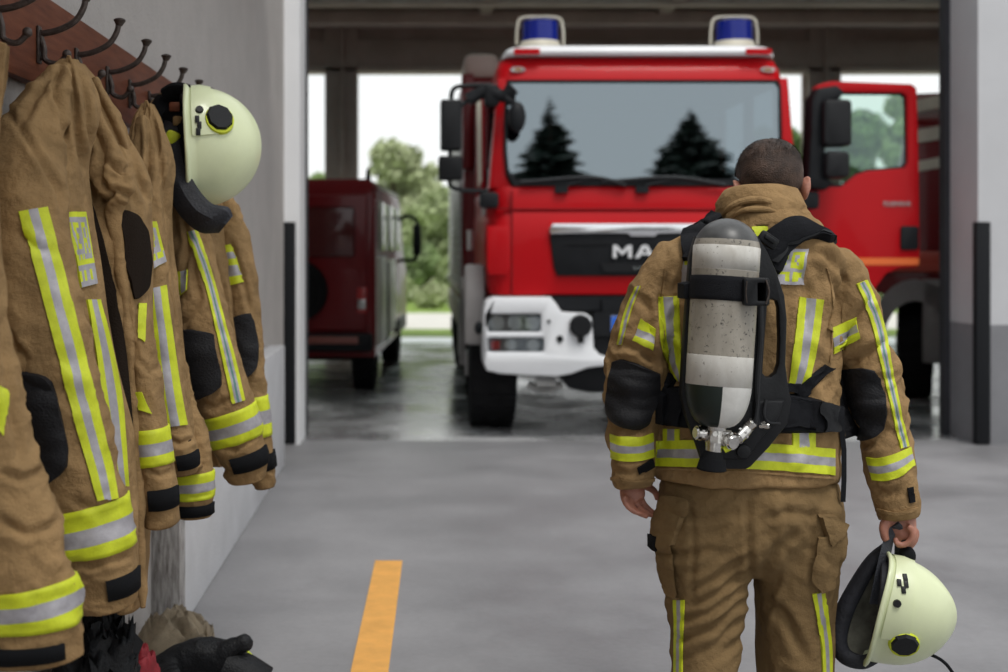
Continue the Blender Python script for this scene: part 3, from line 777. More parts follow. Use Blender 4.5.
for s in (1, -1):
    wheel(fe, FX - s * 1.30, FX - s * .905, 10.62, .51); wheel(fe, FX - s * 1.28, FX - s * .62, 16.0, .51)
    # mudguard arch and step
    bm = bmesh.new(); x0, x1 = FX - s * 1.34, FX - s * 1.18; rings = []
    for k in range(15):
        a = math.radians(-8 + 158 * k / 14); 
        rings.append([Vector((x, 10.66 + rr * math.cos(a), .52 + rr * math.sin(a))) for x, rr in ((x0, .60), (x1, .60), (x1, .70), (x0, .70))])
    b_loft(bm, rings); b_bounds(bm, (min(x0, x1), 9.98, .70), (max(x0, x1), 10.1, 1.32), .03); P('wheel_arch', bm, M['vgrey'])
    bm = bmesh.new(); b_bounds(bm, (FX - s * 1.30 - .03, 11.35, .45), (FX - s * 1.16 + .03, 12.1, .95), .03); P('step_box', bm, M['vgrey'])
# body behind the cab with shutters, roof gear
bl, br = FX - 1.29, FX + 1.29
bm = bmesh.new(); b_bounds(bm, (bl + .02, 12.5, .62), (br - .02, 17.6, 3.1), .05); P('rescue_body', bm, M['red_d'])
for s in (-1, 1):
    for q in range(3):
        y0 = 12.7 + q * 1.6; bm = bmesh.new(); x = FX + s * 1.285
        for z in range(22): b_bounds(bm, (x - .012, y0, 1.0 + z * .08), (x + .012, y0 + 1.42, 1.072 + z * .08), .006)
        P('roller_shutter', bm, M['alu'])
        bm = bmesh.new(); b_cyl(bm, (x + s * .03, y0 + .05, 1.08), (x + s * .03, y0 + 1.37, 1.08), .016, .016, 10); P('shutter_bar', bm, M['cream'])
    bm = bmesh.new(); b_bounds(bm, (FX + s * 1.285 - .015, 12.5, .66), (FX + s * 1.285 + .015, 17.6, .92), .01); P('side_stripe', bm, M['cream'])
bm = bmesh.new(); b_bounds(bm, (bl + .01, 12.42, 2.2), (bl + .13, 12.6, 3.12), .03); P('body_corner', bm, M['red_d'])
bm = bmesh.new(); b_box(bm, (bl + .20, 12.9, 3.2), (.34, .8, .24), .07); P('roof_locker', bm, mat('beige_pink_box', (.50, .36, .32), .5))
bm = bmesh.new(); b_bounds(bm, (bl + .5, 12.6, 3.1), (br - .3, 17.4, 3.16), .02); P('roof_deck', bm, M['alu'])
# beacons
for xc in (540, 734):
    bm = bmesh.new(); c = W(xc, 42, 10.25); b_cyl(bm, c, c + Vector((0, 0, .155)), .145, .140, 28); b_cyl(bm, c + Vector((0, 0, .155)), c + Vector((0, 0, .168)), .140, .11, 28); be = P('beacon', bm, M['blue'], label='blue beacon dome')
    bm = bmesh.new(); z0 = c.z - .02
    b_pipe(bm, [c + Vector((-.185, 0, -.02)), c + Vector((-.180, 0, .10)), c + Vector((-.150, 0, .185)), c + Vector((0, 0, .197)), c + Vector((.150, 0, .185)), c + Vector((.180, 0, .10)), c + Vector((.185, 0, -.02))], .012, 8, 60); b_cyl(bm, c - Vector((0, 0, .05)), c, .17, .15, 24)
    P('beacon_guard', bm, M['cream'], be)
# mirrors on the left side
def mirror(parent, x0, y0, x1, y1, d, r=3, dep=.14):
    bm = bmesh.new(); plate(bm, rrect(x0, y0, x1, y1, r, 4), d, dep, bevel=.02); m_ = from_bm('mirror', bm, M['plastic'], parent)
    bm = bmesh.new(); plate(bm, rrect(x0 + 2, y0 + 2, x1 - 2, y1 - 2, r, 4), d + dep - .003, .008); from_bm('mirror_glass', bm, M['mirror'], m_, smooth=False); return m_
ma = mirror(fe, 440.5, 99, 462, 150, 9.72); mirror(fe, 438.5, 155.5, 463, 180, 9.72)
bm = bmesh.new()
b_pipe(bm, [W(451, 99, 9.78), W(453, 90, 9.78), W(462, 86, 9.80), W(492, 85, 9.84)], .018, 8); b_pipe(bm, [W(461, 106, 9.78), W(470, 100, 9.80), W(494, 94, 9.84)], .018, 8)
b_pipe(bm, [W(468, 100, 9.8), W(484, 92, 9.8), W(504, 96, 9.76), W(514, 88, 9.74)], .05, 10); plate(bm, rrect(484, 84, 500, 106, 5, 4), 9.74, .12, bevel=.02); P('mirror_arm', bm, M['vdark'])
bm = bmesh.new(); b_pipe(bm, [W(450, 148, 9.78), W(450, 157, 9.78)], .016, 8); P('mirror_link', bm, M['vdark'])
bm = bmesh.new(); b_pipe(bm, [W(449, 180, 9.78), W(452, 187, 9.78), W(466, 190.5, 9.80), W(488, 191, 9.84)], .016, 8); P('mirror_arm', bm, M['vdark'])
bm = bmesh.new(); c = W(517, 117, 9.62); b_sphere(bm, c, (.066, .05, .115)); b_pipe(bm, [W(506, 98, 9.70), W(514, 104, 9.64)], .025, 8); P('front_mirror', bm, M['vdark'])
bm = bmesh.new(); plate(bm, rrect(480, 192, 499, 208, 4, 4), 9.74, .14, bevel=.02); P('mirror_bracket', bm, M['vdark'])
bm = bmesh.new(); plate(bm, [(476.5, 95), (481, 92), (482, 180), (478, 188)], 10.4, .02); P('grab_rail', bm, M['cream'])
bm = bmesh.new(); b_pipe(bm, [W(484, 200, 9.98), W(483.5, 216, 9.98)], .02, 8); b_pipe(bm, [W(470, 230, 10.6), W(470, 250, 10.6)], .03, 8); P('door_handle', bm, M['alu'])
# open driver's door on the right, swung out to face forward
DD = 10.1
bm = bmesh.new()
outer = [(803, 186), (806, 150), (812, 95), (816, 86), (823, 83), (833, 81), (912, 84), (917, 88), (919, 160), (920, 258), (917, 267), (900, 268), (886, 274), (877, 286), (873, 296), (806, 296), (801, 284), (801, 205)]
inner = [(818, 96), (822, 92), (902, 92.5), (907, 96), (908, 162), (905, 168), (868, 171), (856, 175), (842, 187), (822, 187), (817, 182), (816, 130)]
plate(bm, outer, DD, .08, [inner], bevel=.012); dr = P('cab_door', bm, M['red'], label='open red cab door')
bm = bmesh.new(); plate(bm, [(x, y) for x, y in inner], DD + .03, .03, [[(862 + (x - 862) * .955, 136 + (y - 136) * .945) for x, y in inner]]); P('window_seal', bm, M['vdark'], dr)
bm = bmesh.new(); plate(bm, inner, DD + .045, .006); P('door_glass', bm, M['clear'], dr, smooth=False)
bm = bmesh.new(); plate(bm, rrect(901, 226, 919, 250, 3, 4), DD - .02, .04, bevel=.008); P('door_latch', bm, M['vdark'], dr)
bm = bmesh.new(); plate(bm, rrect(803, 258, 919, 265, 1, 2), DD - .004, .01); P('orange_stripe', bm, M['orangeline'], dr)
text_mesh('door_lettering', 'FEUERWEHR', .052, M['alu'], dr, W(897, 204, DD - .006), extrude=.003, sx=.72)
for (x0, y0, x1, y1) in ((824, 99, 853, 146), (826, 151, 851, 178)):
    bm = bmesh.new(); plate(bm, rrect(x0, y0, x1, y1, 5, 4), 9.74, .16, bevel=.03); mm = P('mirror', bm, M['plastic'])
    bm = bmesh.new(); plate(bm, rrect(x0 + 3, y0 + 3, x1 - 3, y1 - 3, 4, 4), 9.895, .008); P('mirror_glass', bm, M['mirror'], mm, smooth=False)
bm = bmesh.new(); plate(bm, [(812, 100), (818, 88), (838, 85), (846, 92), (838, 100), (826, 104), (826, 176), (836, 184), (826, 190), (812, 188), (808, 178), (811, 130)], 9.82, .2, bevel=.03); P('mirror_arm', bm, M['vdark'])
bm = bmesh.new(); plate(bm, rrect(803, 191, 820, 209, 4, 4), 9.86, .2, bevel=.02); P('mirror_bracket', bm, M['vdark'])

# ================================================================== SECOND ENGINE AT THE RIGHT (only a strip of it shows)
fe2 = empty('fire_engine', (5.1, 12.4, 0), 'dark red and white fire engine half hidden behind the open cab door at right', 'fire truck')
def Q(name, bm, m, parent=fe2):
    R = Matrix.Translation(Vector((4.30, 12.3, 0))) @ Matrix.Rotation(math.radians(-20), 4, 'Z')
    bmesh.ops.transform(bm, matrix=R, verts=bm.verts[:]); return from_bm(name, bm, m, parent)
bm = bmesh.new(); prof = [(0, 1.02), (-.02, 1.9), (.12, 2.6), (.5, 2.95), (5.2, 2.95), (5.2, 1.02)]
b_loft(bm, [[Vector((x + (.30 if x < 1 and z > 1.8 else 0), y, z)) for y, z in prof] for x in (0, 2.3)]); Q('body', bm, M['red_d'])
bm = bmesh.new()
for zz, ss in ((2.42, .13), (2.72, .12), (2.15, .10)):
    b_loft(bm, [[Vector((x, y + (z - 1.9) * .19, z)) for y, z in ((-.035, zz + dz), (.06, zz + dz), (.06, zz + dz + ss), (-.035, zz + dz + ss))] for x, dz in ((.31, 0), (2.28, .36))])
Q('white_stripe', bm, M['cream'])
bm = bmesh.new(); b_bounds(bm, (.02, -.06, 1.22), (2.28, .1, 1.42), .03); Q('orange_band', bm, mat('reddish_band', (.5, .06, .03), .4))
bm = bmesh.new(); rings = []
for k in range(13):
    a = math.radians(180 * k / 12); rings.append([Vector((.36 + rr * math.cos(a), y, .55 + rr * 1.45 * math.sin(a))) for y, rr in ((-.1, .28), (.3, .28), (.3, .42), (-.1, .42))])
b_loft(bm, rings); Q('wheel_arch', bm, M['vgrey'])
bm = bmesh.new(); b_bounds(bm, (.75, .2, .45), (2.2, 5, 1.26)); Q('chassis', bm, M['vdark'])
bm = bmesh.new(); b_bounds(bm, (.42, -.10, .38), (.68, -.04, 1.16), .02); Q('mud_flap', bm, M['vgrey'])
bm = bmesh.new(); b_bounds(bm, (.75, -.16, .3), (2.2, -.05, .5), .04); Q('bumper', bm, M['wpaint'])
for x in (.2, 1.75):
    wv = wheel(fe2, x, x + .33, .55, .52)
    R = Matrix.Translation(Vector((4.30, 12.3, 0)) - Vector((5.1, 12.4, 0))) @ Matrix.Rotation(math.radians(-20), 4, 'Z') @ Matrix.Translation(Vector((5.1, 12.4, 0)))
    for ob in [wv] + list(wv.children): ob.data.transform(R)

# ================================================================== RED VAN AT THE LEFT
VR = Matrix.Translation(Vector((-.447, 13.0, 0))) @ Matrix.Rotation(math.radians(-3.2), 4, 'Z')
van = empty('red_van', (-1.4, 15.3, 0), 'dark red fire service van parked with its rear doors facing us', 'van')
def V_(name, bm, m, parent=van, smooth=True):
    bmesh.ops.transform(bm, matrix=VR, verts=bm.verts[:]); return from_bm(name, bm, m, parent, smooth=smooth)
# local: x from -1.9 (left) to 0 (right side), y 0 (rear) to 4.6 (nose)
side = [(0, .36), (-.01, 1.25), (.03, 2.0), (.14, 2.15), (3.1, 2.15), (3.5, 2.06), (4.0, 1.42), (4.65, 1.16), (4.75, .9), (4.75, .40)]
bm = bmesh.new(); rings = []
for x, k in ((-1.92, .90), (-1.88, .97), (-1.80, 1.0), (-.12, 1.0), (-.04, .97), (0, .90)):
    rings.append([Vector((x, 2.3 + (y - 2.3) * (1 if k > .95 else .992), z if z < 1.3 else 1.3 + (z - 1.3) * (k if k < 1 else 1))) for y, z in side])
b_loft(bm, rings); V_('body', bm, M['red_d'])
bm = bmesh.new(); b_bounds(bm, (-.93, -.03, .62), (-.08, .01, 1.98), .02); b_bounds(bm, (-1.82, -.03, .62), (-.97, .01, 1.98), .02); rd = V_('rear_door', bm, M['red_d'])
for x0, x1 in ((-.86, -.2), (-1.72, -1.05)):
    bm = bmesh.new(); b_bounds(bm, (x0, -.045, 1.36), (x1, -.02, 1.86), .03); V_('rear_window', bm, mat('dark_red_glass', (.10, .02, .02), .12), rd)
bm = bmesh.new(); b_cyl(bm, (-.78, -.14, 1.02), (-.78, -.03, 1.02), .30, .31, 32); b_cyl(bm, (-.78, -.16, 1.02), (-.78, -.13, 1.02), .2, .24, 24); V_('spare_wheel', bm, M['rubber'])
bm = bmesh.new(); b_bounds(bm, (-1.88, -.12, .42), (-.02, .06, .60), .03); V_('bumper', bm, M['vdark'])
bm = bmesh.new(); b_bounds(bm, (-.72, -.135, .5), (-.16, -.115, .57), .005); b_bounds(bm, (-1.3, -.135, .5), (-.95, -.115, .57), .005); V_('bumper_reflector', bm, mat('dull_reflector', (.30, .10, .08), .4))
for x in (-.13, -1.79):
    bm = bmesh.new(); b_bounds(bm, (x - .05, -.05, .80), (x + .05, .0, 1.06), .02); tl = V_('tail_lamp', bm, M['redlens']); bm = bmesh.new(); b_bounds(bm, (x - .04, -.06, .84), (x + .04, -.045, .94), .01); V_('clear_lens', bm, M['lens'], tl)
bm = bmesh.new()
for y0, y1 in ((.35, 1.35), (1.45, 2.5), (2.65, 3.45)): b_bounds(bm, (-.05, y0, 1.42), (.012, y1, 1.94), .02)
V_('side_window', bm, mat('lit_van_glass_colour', (.42, .45, .34), .1))  # opaque panes; light passing through the van is put into their colour
bm = bmesh.new(); b_bounds(bm, (-.05, .08, .46), (.014, 1.3, 1.36), .01); b_bounds(bm, (-.05, 1.5, .5), (.014, 2.6, 1.32), .01); V_('cream_panel', bm, mat('cream_panel_paint', (.86, .82, .70), .4))
bm = bmesh.new(); b_bounds(bm, (-.05, 1.32, .42), (.02, 1.46, 1.3), .01); V_('side_trim', bm, M['vdark']); bm = bmesh.new(); b_bounds(bm, (-.04, 2.7, .42), (.03, 4.2, .58), .02); V_('side_trim', bm, M['vdark'])
bm = bmesh.new(); b_bounds(bm, (-.05, .4, 2.04), (.0, 3.2, 2.12), .02); V_('gutter', bm, M['cream'])
bm = bmesh.new(); b_cyl(bm, (-.1, .3, 2.14), (-.1, .3, 2.26), .03, .02, 10); V_('aerial_base', bm, M['vdark'])
bm = bmesh.new(); b_pipe(bm, [(-.02, 3.5, 1.80), (.10, 3.42, 1.86), (.22, 3.4, 1.78), (.25, 3.4, 1.55), (.2, 3.4, 1.32), (.0, 3.45, 1.30)], .025, 8); b_box(bm, (.22, 3.38, 1.56), (.11, .1, .40), .04); V_('mirror', bm, M['vdark'])
bm = bmesh.new(); b_bounds(bm, (-1.7, .5, .28), (-.2, 4.4, .5), .02); V_('chassis', bm, M['vdark'])
for x0, x1 in ((-.26, -.02), (-1.88, -1.64)):
    for y in (.42, 3.75):
        w = wheel(van, x0, x1, y, .36)
        for ob in [w] + list(w.children): ob.data.transform(Matrix.Translation(-van.location) @ VR @ Matrix.Translation(van.location))
# keep the headline of the real geometry: two firs behind the viewer, seen mirrored in the windscreen
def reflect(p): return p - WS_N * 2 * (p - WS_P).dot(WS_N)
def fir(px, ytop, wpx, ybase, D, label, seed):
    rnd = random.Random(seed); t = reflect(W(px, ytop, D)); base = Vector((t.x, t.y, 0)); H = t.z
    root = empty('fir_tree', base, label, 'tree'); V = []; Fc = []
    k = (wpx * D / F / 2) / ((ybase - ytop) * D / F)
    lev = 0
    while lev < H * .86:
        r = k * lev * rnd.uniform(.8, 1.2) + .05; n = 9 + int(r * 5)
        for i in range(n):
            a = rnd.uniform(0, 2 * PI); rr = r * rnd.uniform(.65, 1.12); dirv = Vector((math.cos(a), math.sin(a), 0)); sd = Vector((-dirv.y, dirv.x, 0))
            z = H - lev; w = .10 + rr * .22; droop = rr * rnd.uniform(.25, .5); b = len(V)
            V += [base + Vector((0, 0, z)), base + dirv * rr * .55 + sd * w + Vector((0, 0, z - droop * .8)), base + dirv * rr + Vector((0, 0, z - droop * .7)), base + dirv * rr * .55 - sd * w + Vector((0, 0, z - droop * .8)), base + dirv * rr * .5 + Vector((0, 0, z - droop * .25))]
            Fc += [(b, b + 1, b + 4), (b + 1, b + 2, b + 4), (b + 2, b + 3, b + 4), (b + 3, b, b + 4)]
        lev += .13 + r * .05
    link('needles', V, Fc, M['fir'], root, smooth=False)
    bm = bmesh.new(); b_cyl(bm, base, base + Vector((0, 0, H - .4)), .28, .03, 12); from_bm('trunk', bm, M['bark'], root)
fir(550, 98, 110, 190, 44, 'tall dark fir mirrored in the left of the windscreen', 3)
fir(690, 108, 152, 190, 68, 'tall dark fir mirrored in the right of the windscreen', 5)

slab('added_shade_canopy', (-1.35, -3, 3.45), (-.35, 8.2, 3.6), M['white'])  # canopy added out of view to shade the left wall and jackets
# ================================================================== COAT BOARD AND HOOKS
bm = bmesh.new(); b_bounds(bm, (-.998, 1.9, 1.848), (-.965, 5.75, 2.085), .004)
hb = from_bm('hook_board', bm, M['boardwood'], loc=(-.98, 3.8, 1.96)); tag(hb, 'long red-brown wooden board on the grey wall carrying iron hooks', 'coat rack')
HD = [2.62, 2.95, 3.28, 3.64, 4.0, 4.31, 4.62, 4.95, 5.2]
def make_hook(y):
    root = empty('coat_hook', (-.965, y, 1.95), 'x', 'hook', 'iron hooks on the board')
    x = -.965
    bm = bmesh.new(); b_bounds(bm, (x, y - .014, 1.90), (x + .008, y + .014, 1.995), .003); b_cyl(bm, (x, y, 1.98), (x + .012, y, 1.98), .007, .006, 10); b_cyl(bm, (x, y, 1.915), (x + .012, y, 1.915), .007, .006, 10); from_bm('back_plate', bm, M['iron'], root)
    bm = bmesh.new(); b_pipe(bm, [(x + .006, y, 1.975), (x + .050, y, 1.984), (x + .093, y, 2.006), (x + .115, y, 2.038), (x + .122, y, 2.066)], (.0085, .008), 10); 
    b_cyl(bm, (x + .122, y, 2.058), (x + .124, y, 2.073), .009, .017, 14); b_sphere(bm, (x + .124, y, 2.073), (.017, .017, .007), u=14, v=8); from_bm('upper_arm', bm, M['iron'], root)
    bm = bmesh.new(); b_pipe(bm, [(x + .006, y, 1.975), (x + .016, y, 1.94), (x + .020, y, 1.91), (x + .05, y, 1.90), (x + .072, y, 1.918)], .0075, 10); b_sphere(bm, (x + .074, y, 1.924), .012, u=12, v=8); from_bm('lower_arm', bm, M['iron'], root)
    return root
def copy_tree(o, parent=None):
    c = o.copy(); COL.objects.link(c)
    if parent: c.parent = parent
    for ch in o.children: copy_tree(ch, c)
    return c
HL = ['iron double hook nearest the viewer, at the left picture edge', 'iron double hook second from the left, above the nearest hung jacket',
      'iron double hook just above the peak of the large hung jacket', 'iron double hook right of the large jacket peak, its knob clear against grey wall',
      'iron double hook in the middle of the board, fifth from the left', 'iron double hook, third to the left of the hanging cream helmet',
      'iron double hook, second to the left of the hanging cream helmet', 'iron double hook close beside the brow of the hanging cream helmet',
      'iron hook farthest along the board, knob above the cream helmet']
h0 = make_hook(HD[0]); h0['label'] = HL[0]
for y, lb in zip(HD[1:], HL[1:]):
    c = copy_tree(h0); c.location = (-.965, y, 1.95); c['label'] = lb

# ================================================================== HUNG TURNOUT JACKETS
FY = [M['yellow'], M['silver'], M['teal']]
KC = [M['khaki'], M['lining']]
def vrowpath(P, y):
    Q = catmull(P, 400)
    return min(range(400), key=lambda i: abs(Q[i][1] - y)) / 399
JF = dict(
    B=[([(70, 64), (73, 90), (76, 131), (84, 170)], .016, 3.2), ([(62, 66), (54, 88), (62, 112), (66, 140)], .014, 3.0), ([(0, 98), (30, 143), (58, 190), (62, 214)], .012, 3.2), ([(58, 70), (36, 96), (20, 130)], .010, 4), ([(76, 64), (86, 100), (92, 150)], .012, 3), ([(14, 230), (40, 250), (62, 252)], .007, 4), ([(8, 330), (18, 350), (30, 362)], .008, 4), ([(70, 500), (100, 512), (124, 505)], .007, 4), ([(60, 560), (90, 566), (130, 556)], .008, 3.5)],
    C=[([(82, 68), (104, 110), (128, 160), (144, 196)], .014, 3.4), ([(90, 120), (104, 150), (98, 178), (112, 196)], .016, 3.6), ([(104, 160), (122, 172), (132, 168)], .014, 3), ([(100, 204), (116, 190), (132, 198)], .012, 3), ([(122, 120), (134, 160), (148, 204)], .010, 3), ([(138, 360), (150, 372), (160, 366)], .008, 3), ([(146, 470), (160, 476), (174, 470)], .006, 2.5)],
    D=[([(147, 108), (150, 150), (146, 200)], .012, 2.6), ([(152, 112), (160, 160), (166, 220)], .012, 2.8), ([(140, 130), (138, 170), (142, 210)], .010, 2.6), ([(160, 436), (180, 444), (196, 438)], .007, 2.6), ([(176, 492), (195, 498), (210, 494)], .006, 2.5)],
    E=[([(166, 104), (160, 150), (172, 200), (180, 250)], .012, 3), ([(176, 200), (188, 236), (184, 280)], .012, 3), ([(190, 250), (200, 300), (182, 326)], .010, 3.2), ([(200, 230), (214, 262), (226, 300)], .008, 2.8), ([(196, 400), (214, 408), (232, 398)], .009, 3), ([(212, 446), (236, 450), (252, 440)], .006, 2.5), ([(230, 240), (246, 290), (250, 312)], .008, 2.6), ([(206, 466), (230, 472), (256, 462)], .006, 2.4)],
    A=[([(0, 300), (8, 380), (20, 460)], .010, 4), ([(0, 520), (26, 534), (58, 524)], .012, 4.5), ([(0, 470), (20, 480), (46, 470)], .008, 4)])
def jacket(label, hook, body, sleeves, seed, amp=.016):
    root = empty('turnout_jacket', W(*hook), label, 'jacket', 'turnout jackets on the hooks')
    V, Fc = loft_px(body, 130, 180, seed, amp * 1.3, (9, 9, 2.2))
    bo = link('body', V, Fc, KC, root, loc=None)
    out = dict(root=root, body=bo, bt=bvh(V, Fc), sl=[], all=[(V, Fc)])
    # hanging loop
    bm = bmesh.new(); c = W(*hook); b_pipe(bm, [c + Vector((-.01, .0, -.03)), c + Vector((.0, -.012, .008)), c + Vector((.01, .0, -.03))], .004, 8); from_bm('hanging_loop', bm, M['khaki'], root)
    for q, (path, band, tabv, tabu) in enumerate(sleeves):
        if band and band[0] > 1: band = [vrowpath(path, y) for y in band]
        if tabv and tabv[0] > 1: tabv = [vrowpath(path, y) for y in tabv]
        t = Tube(path, seed + 3 + q * 7, .014 if path[4][3] > 30 else .008, (8, 8, 12))
        v, f, fm = t.mesh(cuff=True); so = link('sleeve', v, f, KC, root, fm)
        out['sl'].append((t, so, bvh(v, f))); out['all'].append((v, f))
        if band:
            v, f, fm = t.band(band[0], band[1], .004, (0, 0, 0, 1, 1, 1, 0, 0, 0)); link('cuff_band', v, f, FY, so, fm, label='yellow and silver cuff band')
        if tabv:
            v, f, fm = t.band(tabv[0], tabv[1], .007, (0, 0), tabu[0], tabu[1], 20); link('cuff_tab', v, f, [M['tab']], so, fm, label='black cuff tab')
    return out
YSY = ((.30, 0), (.40, 1), (.30, 0))

# --- A: nearest, mostly beyond the left picture edge
FOLDS[:] = JF['A']
A = jacket('tan turnout jacket nearest the viewer, cut by the left picture edge', (-10, 40, 2.62),
    [(44, -30, 6, 2.62, .05), (80, -80, 2, 2.68, .09), (140, -150, -2, 2.72, .13), (300, -170, -6, 2.76, .15), (480, -170, -6, 2.76, .16), (640, -165, -14, 2.76, .16)],
    [([(-24, 70, 2.60, 10, .03), (-44, 150, 2.58, 28, .05), (-38, 230, 2.56, 37, .07), (-32, 330, 2.54, 38, .07), (-12, 430, 2.52, 40, .072), (-2, 480, 2.52, 43, .072), (18, 540, 2.52, 46, .07), (30, 600, 2.52, 48, .07), (36, 656, 2.53, 48, .066)], (583, 622), (634, 650), (.13, .36))], 11)
t, so, tb = A['sl'][0]
decal('elbow_stripe', tb, [(-2, 385), (-2, 430)], [(7, 392), (4, 436)], FY, so, ((1, 0),), n=8)
# --- B: large jacket with the lettered chest patch
FOLDS[:] = JF['B']
B = jacket('large tan turnout jacket with a grey and yellow chest patch and long sleeve stripe', (70, 60, 3.12),
    [(60, 61, 77, 3.14, .02), (76, 44, 88, 3.14, .05), (110, 16, 96, 3.12, .09), (170, 2, 82, 3.10, .13), (240, 8, 93, 3.10, .13), (330, 24, 112, 3.10, .13), (420, 40, 127, 3.10, .13), (500, 54, 133, 3.09, .12), (572, 66, 134, 3.08, .11)],
    [([(62, 74, 3.10, 11, .03), (44, 104, 3.03, 24, .05), (27, 155, 2.95, 37, .07), (23, 210, 2.9, 43, .080), (37, 300, 2.86, 45, .082), (52, 370, 2.85, 45, .080), (71, 450, 2.85, 43, .076), (90, 530, 2.86, 40, .068), (99, 575, 2.87, 35, .062), (104, 604, 2.88, 31, .056)], (504, 550), (573, 592), (.98, 1.20))], 23)
t, so, tb = B['sl'][0]
decal('sleeve_stripe', tb, [(19, 212), (38, 280), (55, 345), (70, 405), (84, 455), (97, 501)], [(47, 207), (64, 275), (79, 335), (94, 395), (107, 448), (117, 497)], FY, so, ((.34, 0), (.32, 1), (.34, 0)), n=44, dg=2.9)
poly_decal('elbow_pad', tb, [(15, 374), (24, 371), (40, 374), (52, 380), (57, 394), (63, 420), (69, 448), (68, 466), (60, 476), (46, 484), (36, 484), (29, 462), (21, 425)], [M['pad']], so, .004, .012, 2.9, 34, 'black rubber elbow pad')
tb = B['bt']; bo = B['body']
decal('chest_stripe', tb, [(86, 300), (95, 350), (101, 400), (109, 450), (115, 486)], [(99, 300), (110, 345), (120, 396), (124, 440), (127, 486)], FY, bo, ((.3, 0), (.4, 1), (.3, 0)), n=34, dg=3.0)
def lettered(name, tree, quad, parent, dg, rows, label):
    (x0, y0), (x1, y1), (x2, y2), (x3, y3) = quad
    H = len(rows); Wd = len(rows[0])
    def rm(v, u): return 0 if rows[min(H - 1, int(v * H))][min(Wd - 1, int(u * Wd + 1e-6))] == '#' else 1
    return decal(name, tree, [(x0, y0), (x3, y3)], [(x1, y1), (x2, y2)], FY, parent, tuple((1 / Wd, 1) for _ in range(Wd)), n=H * 2 + 1, dg=dg, across=1, label=label, rowmats=rm)
LET = ['##############', '#............#', '##.###..###..#', '##.#....#..#.#', '##.##...#..#.#', '##.#....###..#', '##.###..#.#..#', '#.......#..#.#', '##.##.#......#', '##############', '..............', '##..##...##...', '##..##...##...', '..............']
lettered('chest_patch', tb, [(66, 212), (84, 212), (96, 284), (80, 288)], bo, 3.05, LET, 'grey patch with yellow block lettering')
# --- C: open jacket with dark lining, behind the large one
FOLDS[:] = JF['C']
Cj = jacket('tan turnout jacket hanging open with its dark lining showing', (78, 64, 3.40),
    [(64, 72, 84, 3.42, .02), (95, 72, 106, 3.42, .05), (140, 72, 128, 3.40, .08), (182, 76, 146, 3.38, .11), (250, 82, 152, 3.36, .13), (350, 92, 152, 3.34, .13), (450, 104, 152, 3.33, .13), (540, 112, 146, 3.32, .12), (604, 120, 143, 3.32, .10)],
    [([(92, 84, 3.40, 8, .03), (112, 130, 3.36, 13, .04), (126, 185, 3.42, 12, .05), (132, 245, 3.42, 10, .045), (139, 310, 3.31, 10, .05), (146.5, 380, 3.29, 13.5, .058), (153, 445, 3.29, 16.5, .060), (158.5, 490, 3.29, 18.5, .060), (161, 522, 3.30, 17.5, .055)], (427, 464), (486, 504), (.02, .30)),
     ([(80, 80, 3.36, 6, .02), (92, 120, 3.31, 11, .025), (106, 165, 3.26, 17, .035), (116, 190, 3.24, 15, .03), (114, 215, 3.25, 10, .025), (124, 290, 3.24, 6, .02), (134, 420, 3.24, 6, .018), (140, 540, 3.24, 6, .016), (143, 606, 3.24, 4, .012)], None, None, None)], 37)
tb = Cj['bt']
poly_decal('lining_and_shade', tb, [(83, 172), (92, 200), (104, 240), (116, 290), (125, 350), (132, 430), (137, 530), (140, 600), (124, 590), (118, 480), (104, 350), (90, 260)], [M['lining']], Cj['body'], .004, .004, 3.3, 40, 'dark inner lining')  # lining sheet that also paints the shade in the gap between jackets
poly_decal('lining_and_shade', tb, [(118, 210), (134, 211), (146, 230), (150, 262), (147, 288), (134, 300), (126, 270)], [M['lining']], Cj['body'], .006, .004, 3.3, 20, 'dark inner lining')
t, so, tb = Cj['sl'][0]
decal('sleeve_stripe', tb, [(138, 304), (138, 338)], [(145, 304), (144, 342)], FY, so, ((1, 0),), n=10); decal('elbow_stripe', tb, [(134, 392), (140, 410)], [(142, 392), (151, 414)], FY, so, ((1, 0),), n=8)
# --- D: jacket with the broad front stripe
FOLDS[:] = JF['D']
D = jacket('tan turnout jacket with a broad vertical front stripe, left of the last one', (147, 104, 3.78),
    [(104, 141, 153, 3.80, .02), (122, 132, 162, 3.80, .05), (160, 128, 172, 3.78, .09), (215, 132, 168, 3.76, .12), (290, 140, 174, 3.74, .12), (380, 150, 184, 3.73, .12), (430, 156, 192, 3.72, .11), (468, 160, 200, 3.72, .10)],
    [([(144, 120, 3.76, 7, .03), (146, 180, 3.70, 13, .04), (153, 260, 3.66, 14, .045), (163, 350, 3.62, 14, .045), (174, 420, 3.61, 14.5, .048), (180, 448, 3.61, 16, .05), (183, 471, 3.62, 15, .045)], None, (451, 465), (.0, .26)),
     ([(160, 300, 3.80, 12, .04), (176, 390, 3.80, 16, .04), (188, 440, 3.79, 20, .05), (193, 485, 3.79, 20, .052), (195, 514, 3.80, 18, .048)], (472, 496), (501, 512), (.02, .34))], 51)
t, so, tb = D['sl'][0]
decal('front_stripe', tb, [(148, 290), (153, 330), (158, 380), (165, 427)], [(165, 285), (171, 330), (178, 380), (186, 425)], FY, so, ((.30, 0), (.36, 1), (.34, 0)), n=34, dg=3.6)
lettered('sleeve_patch', tb, [(144, 222), (156, 222), (165, 262), (152, 270)], so, 3.66, ['##########', '#...##..##', '#..###..##', '#...#...##', '##......##', '.###.####.', '..........'], 'grey and yellow lettered patch')
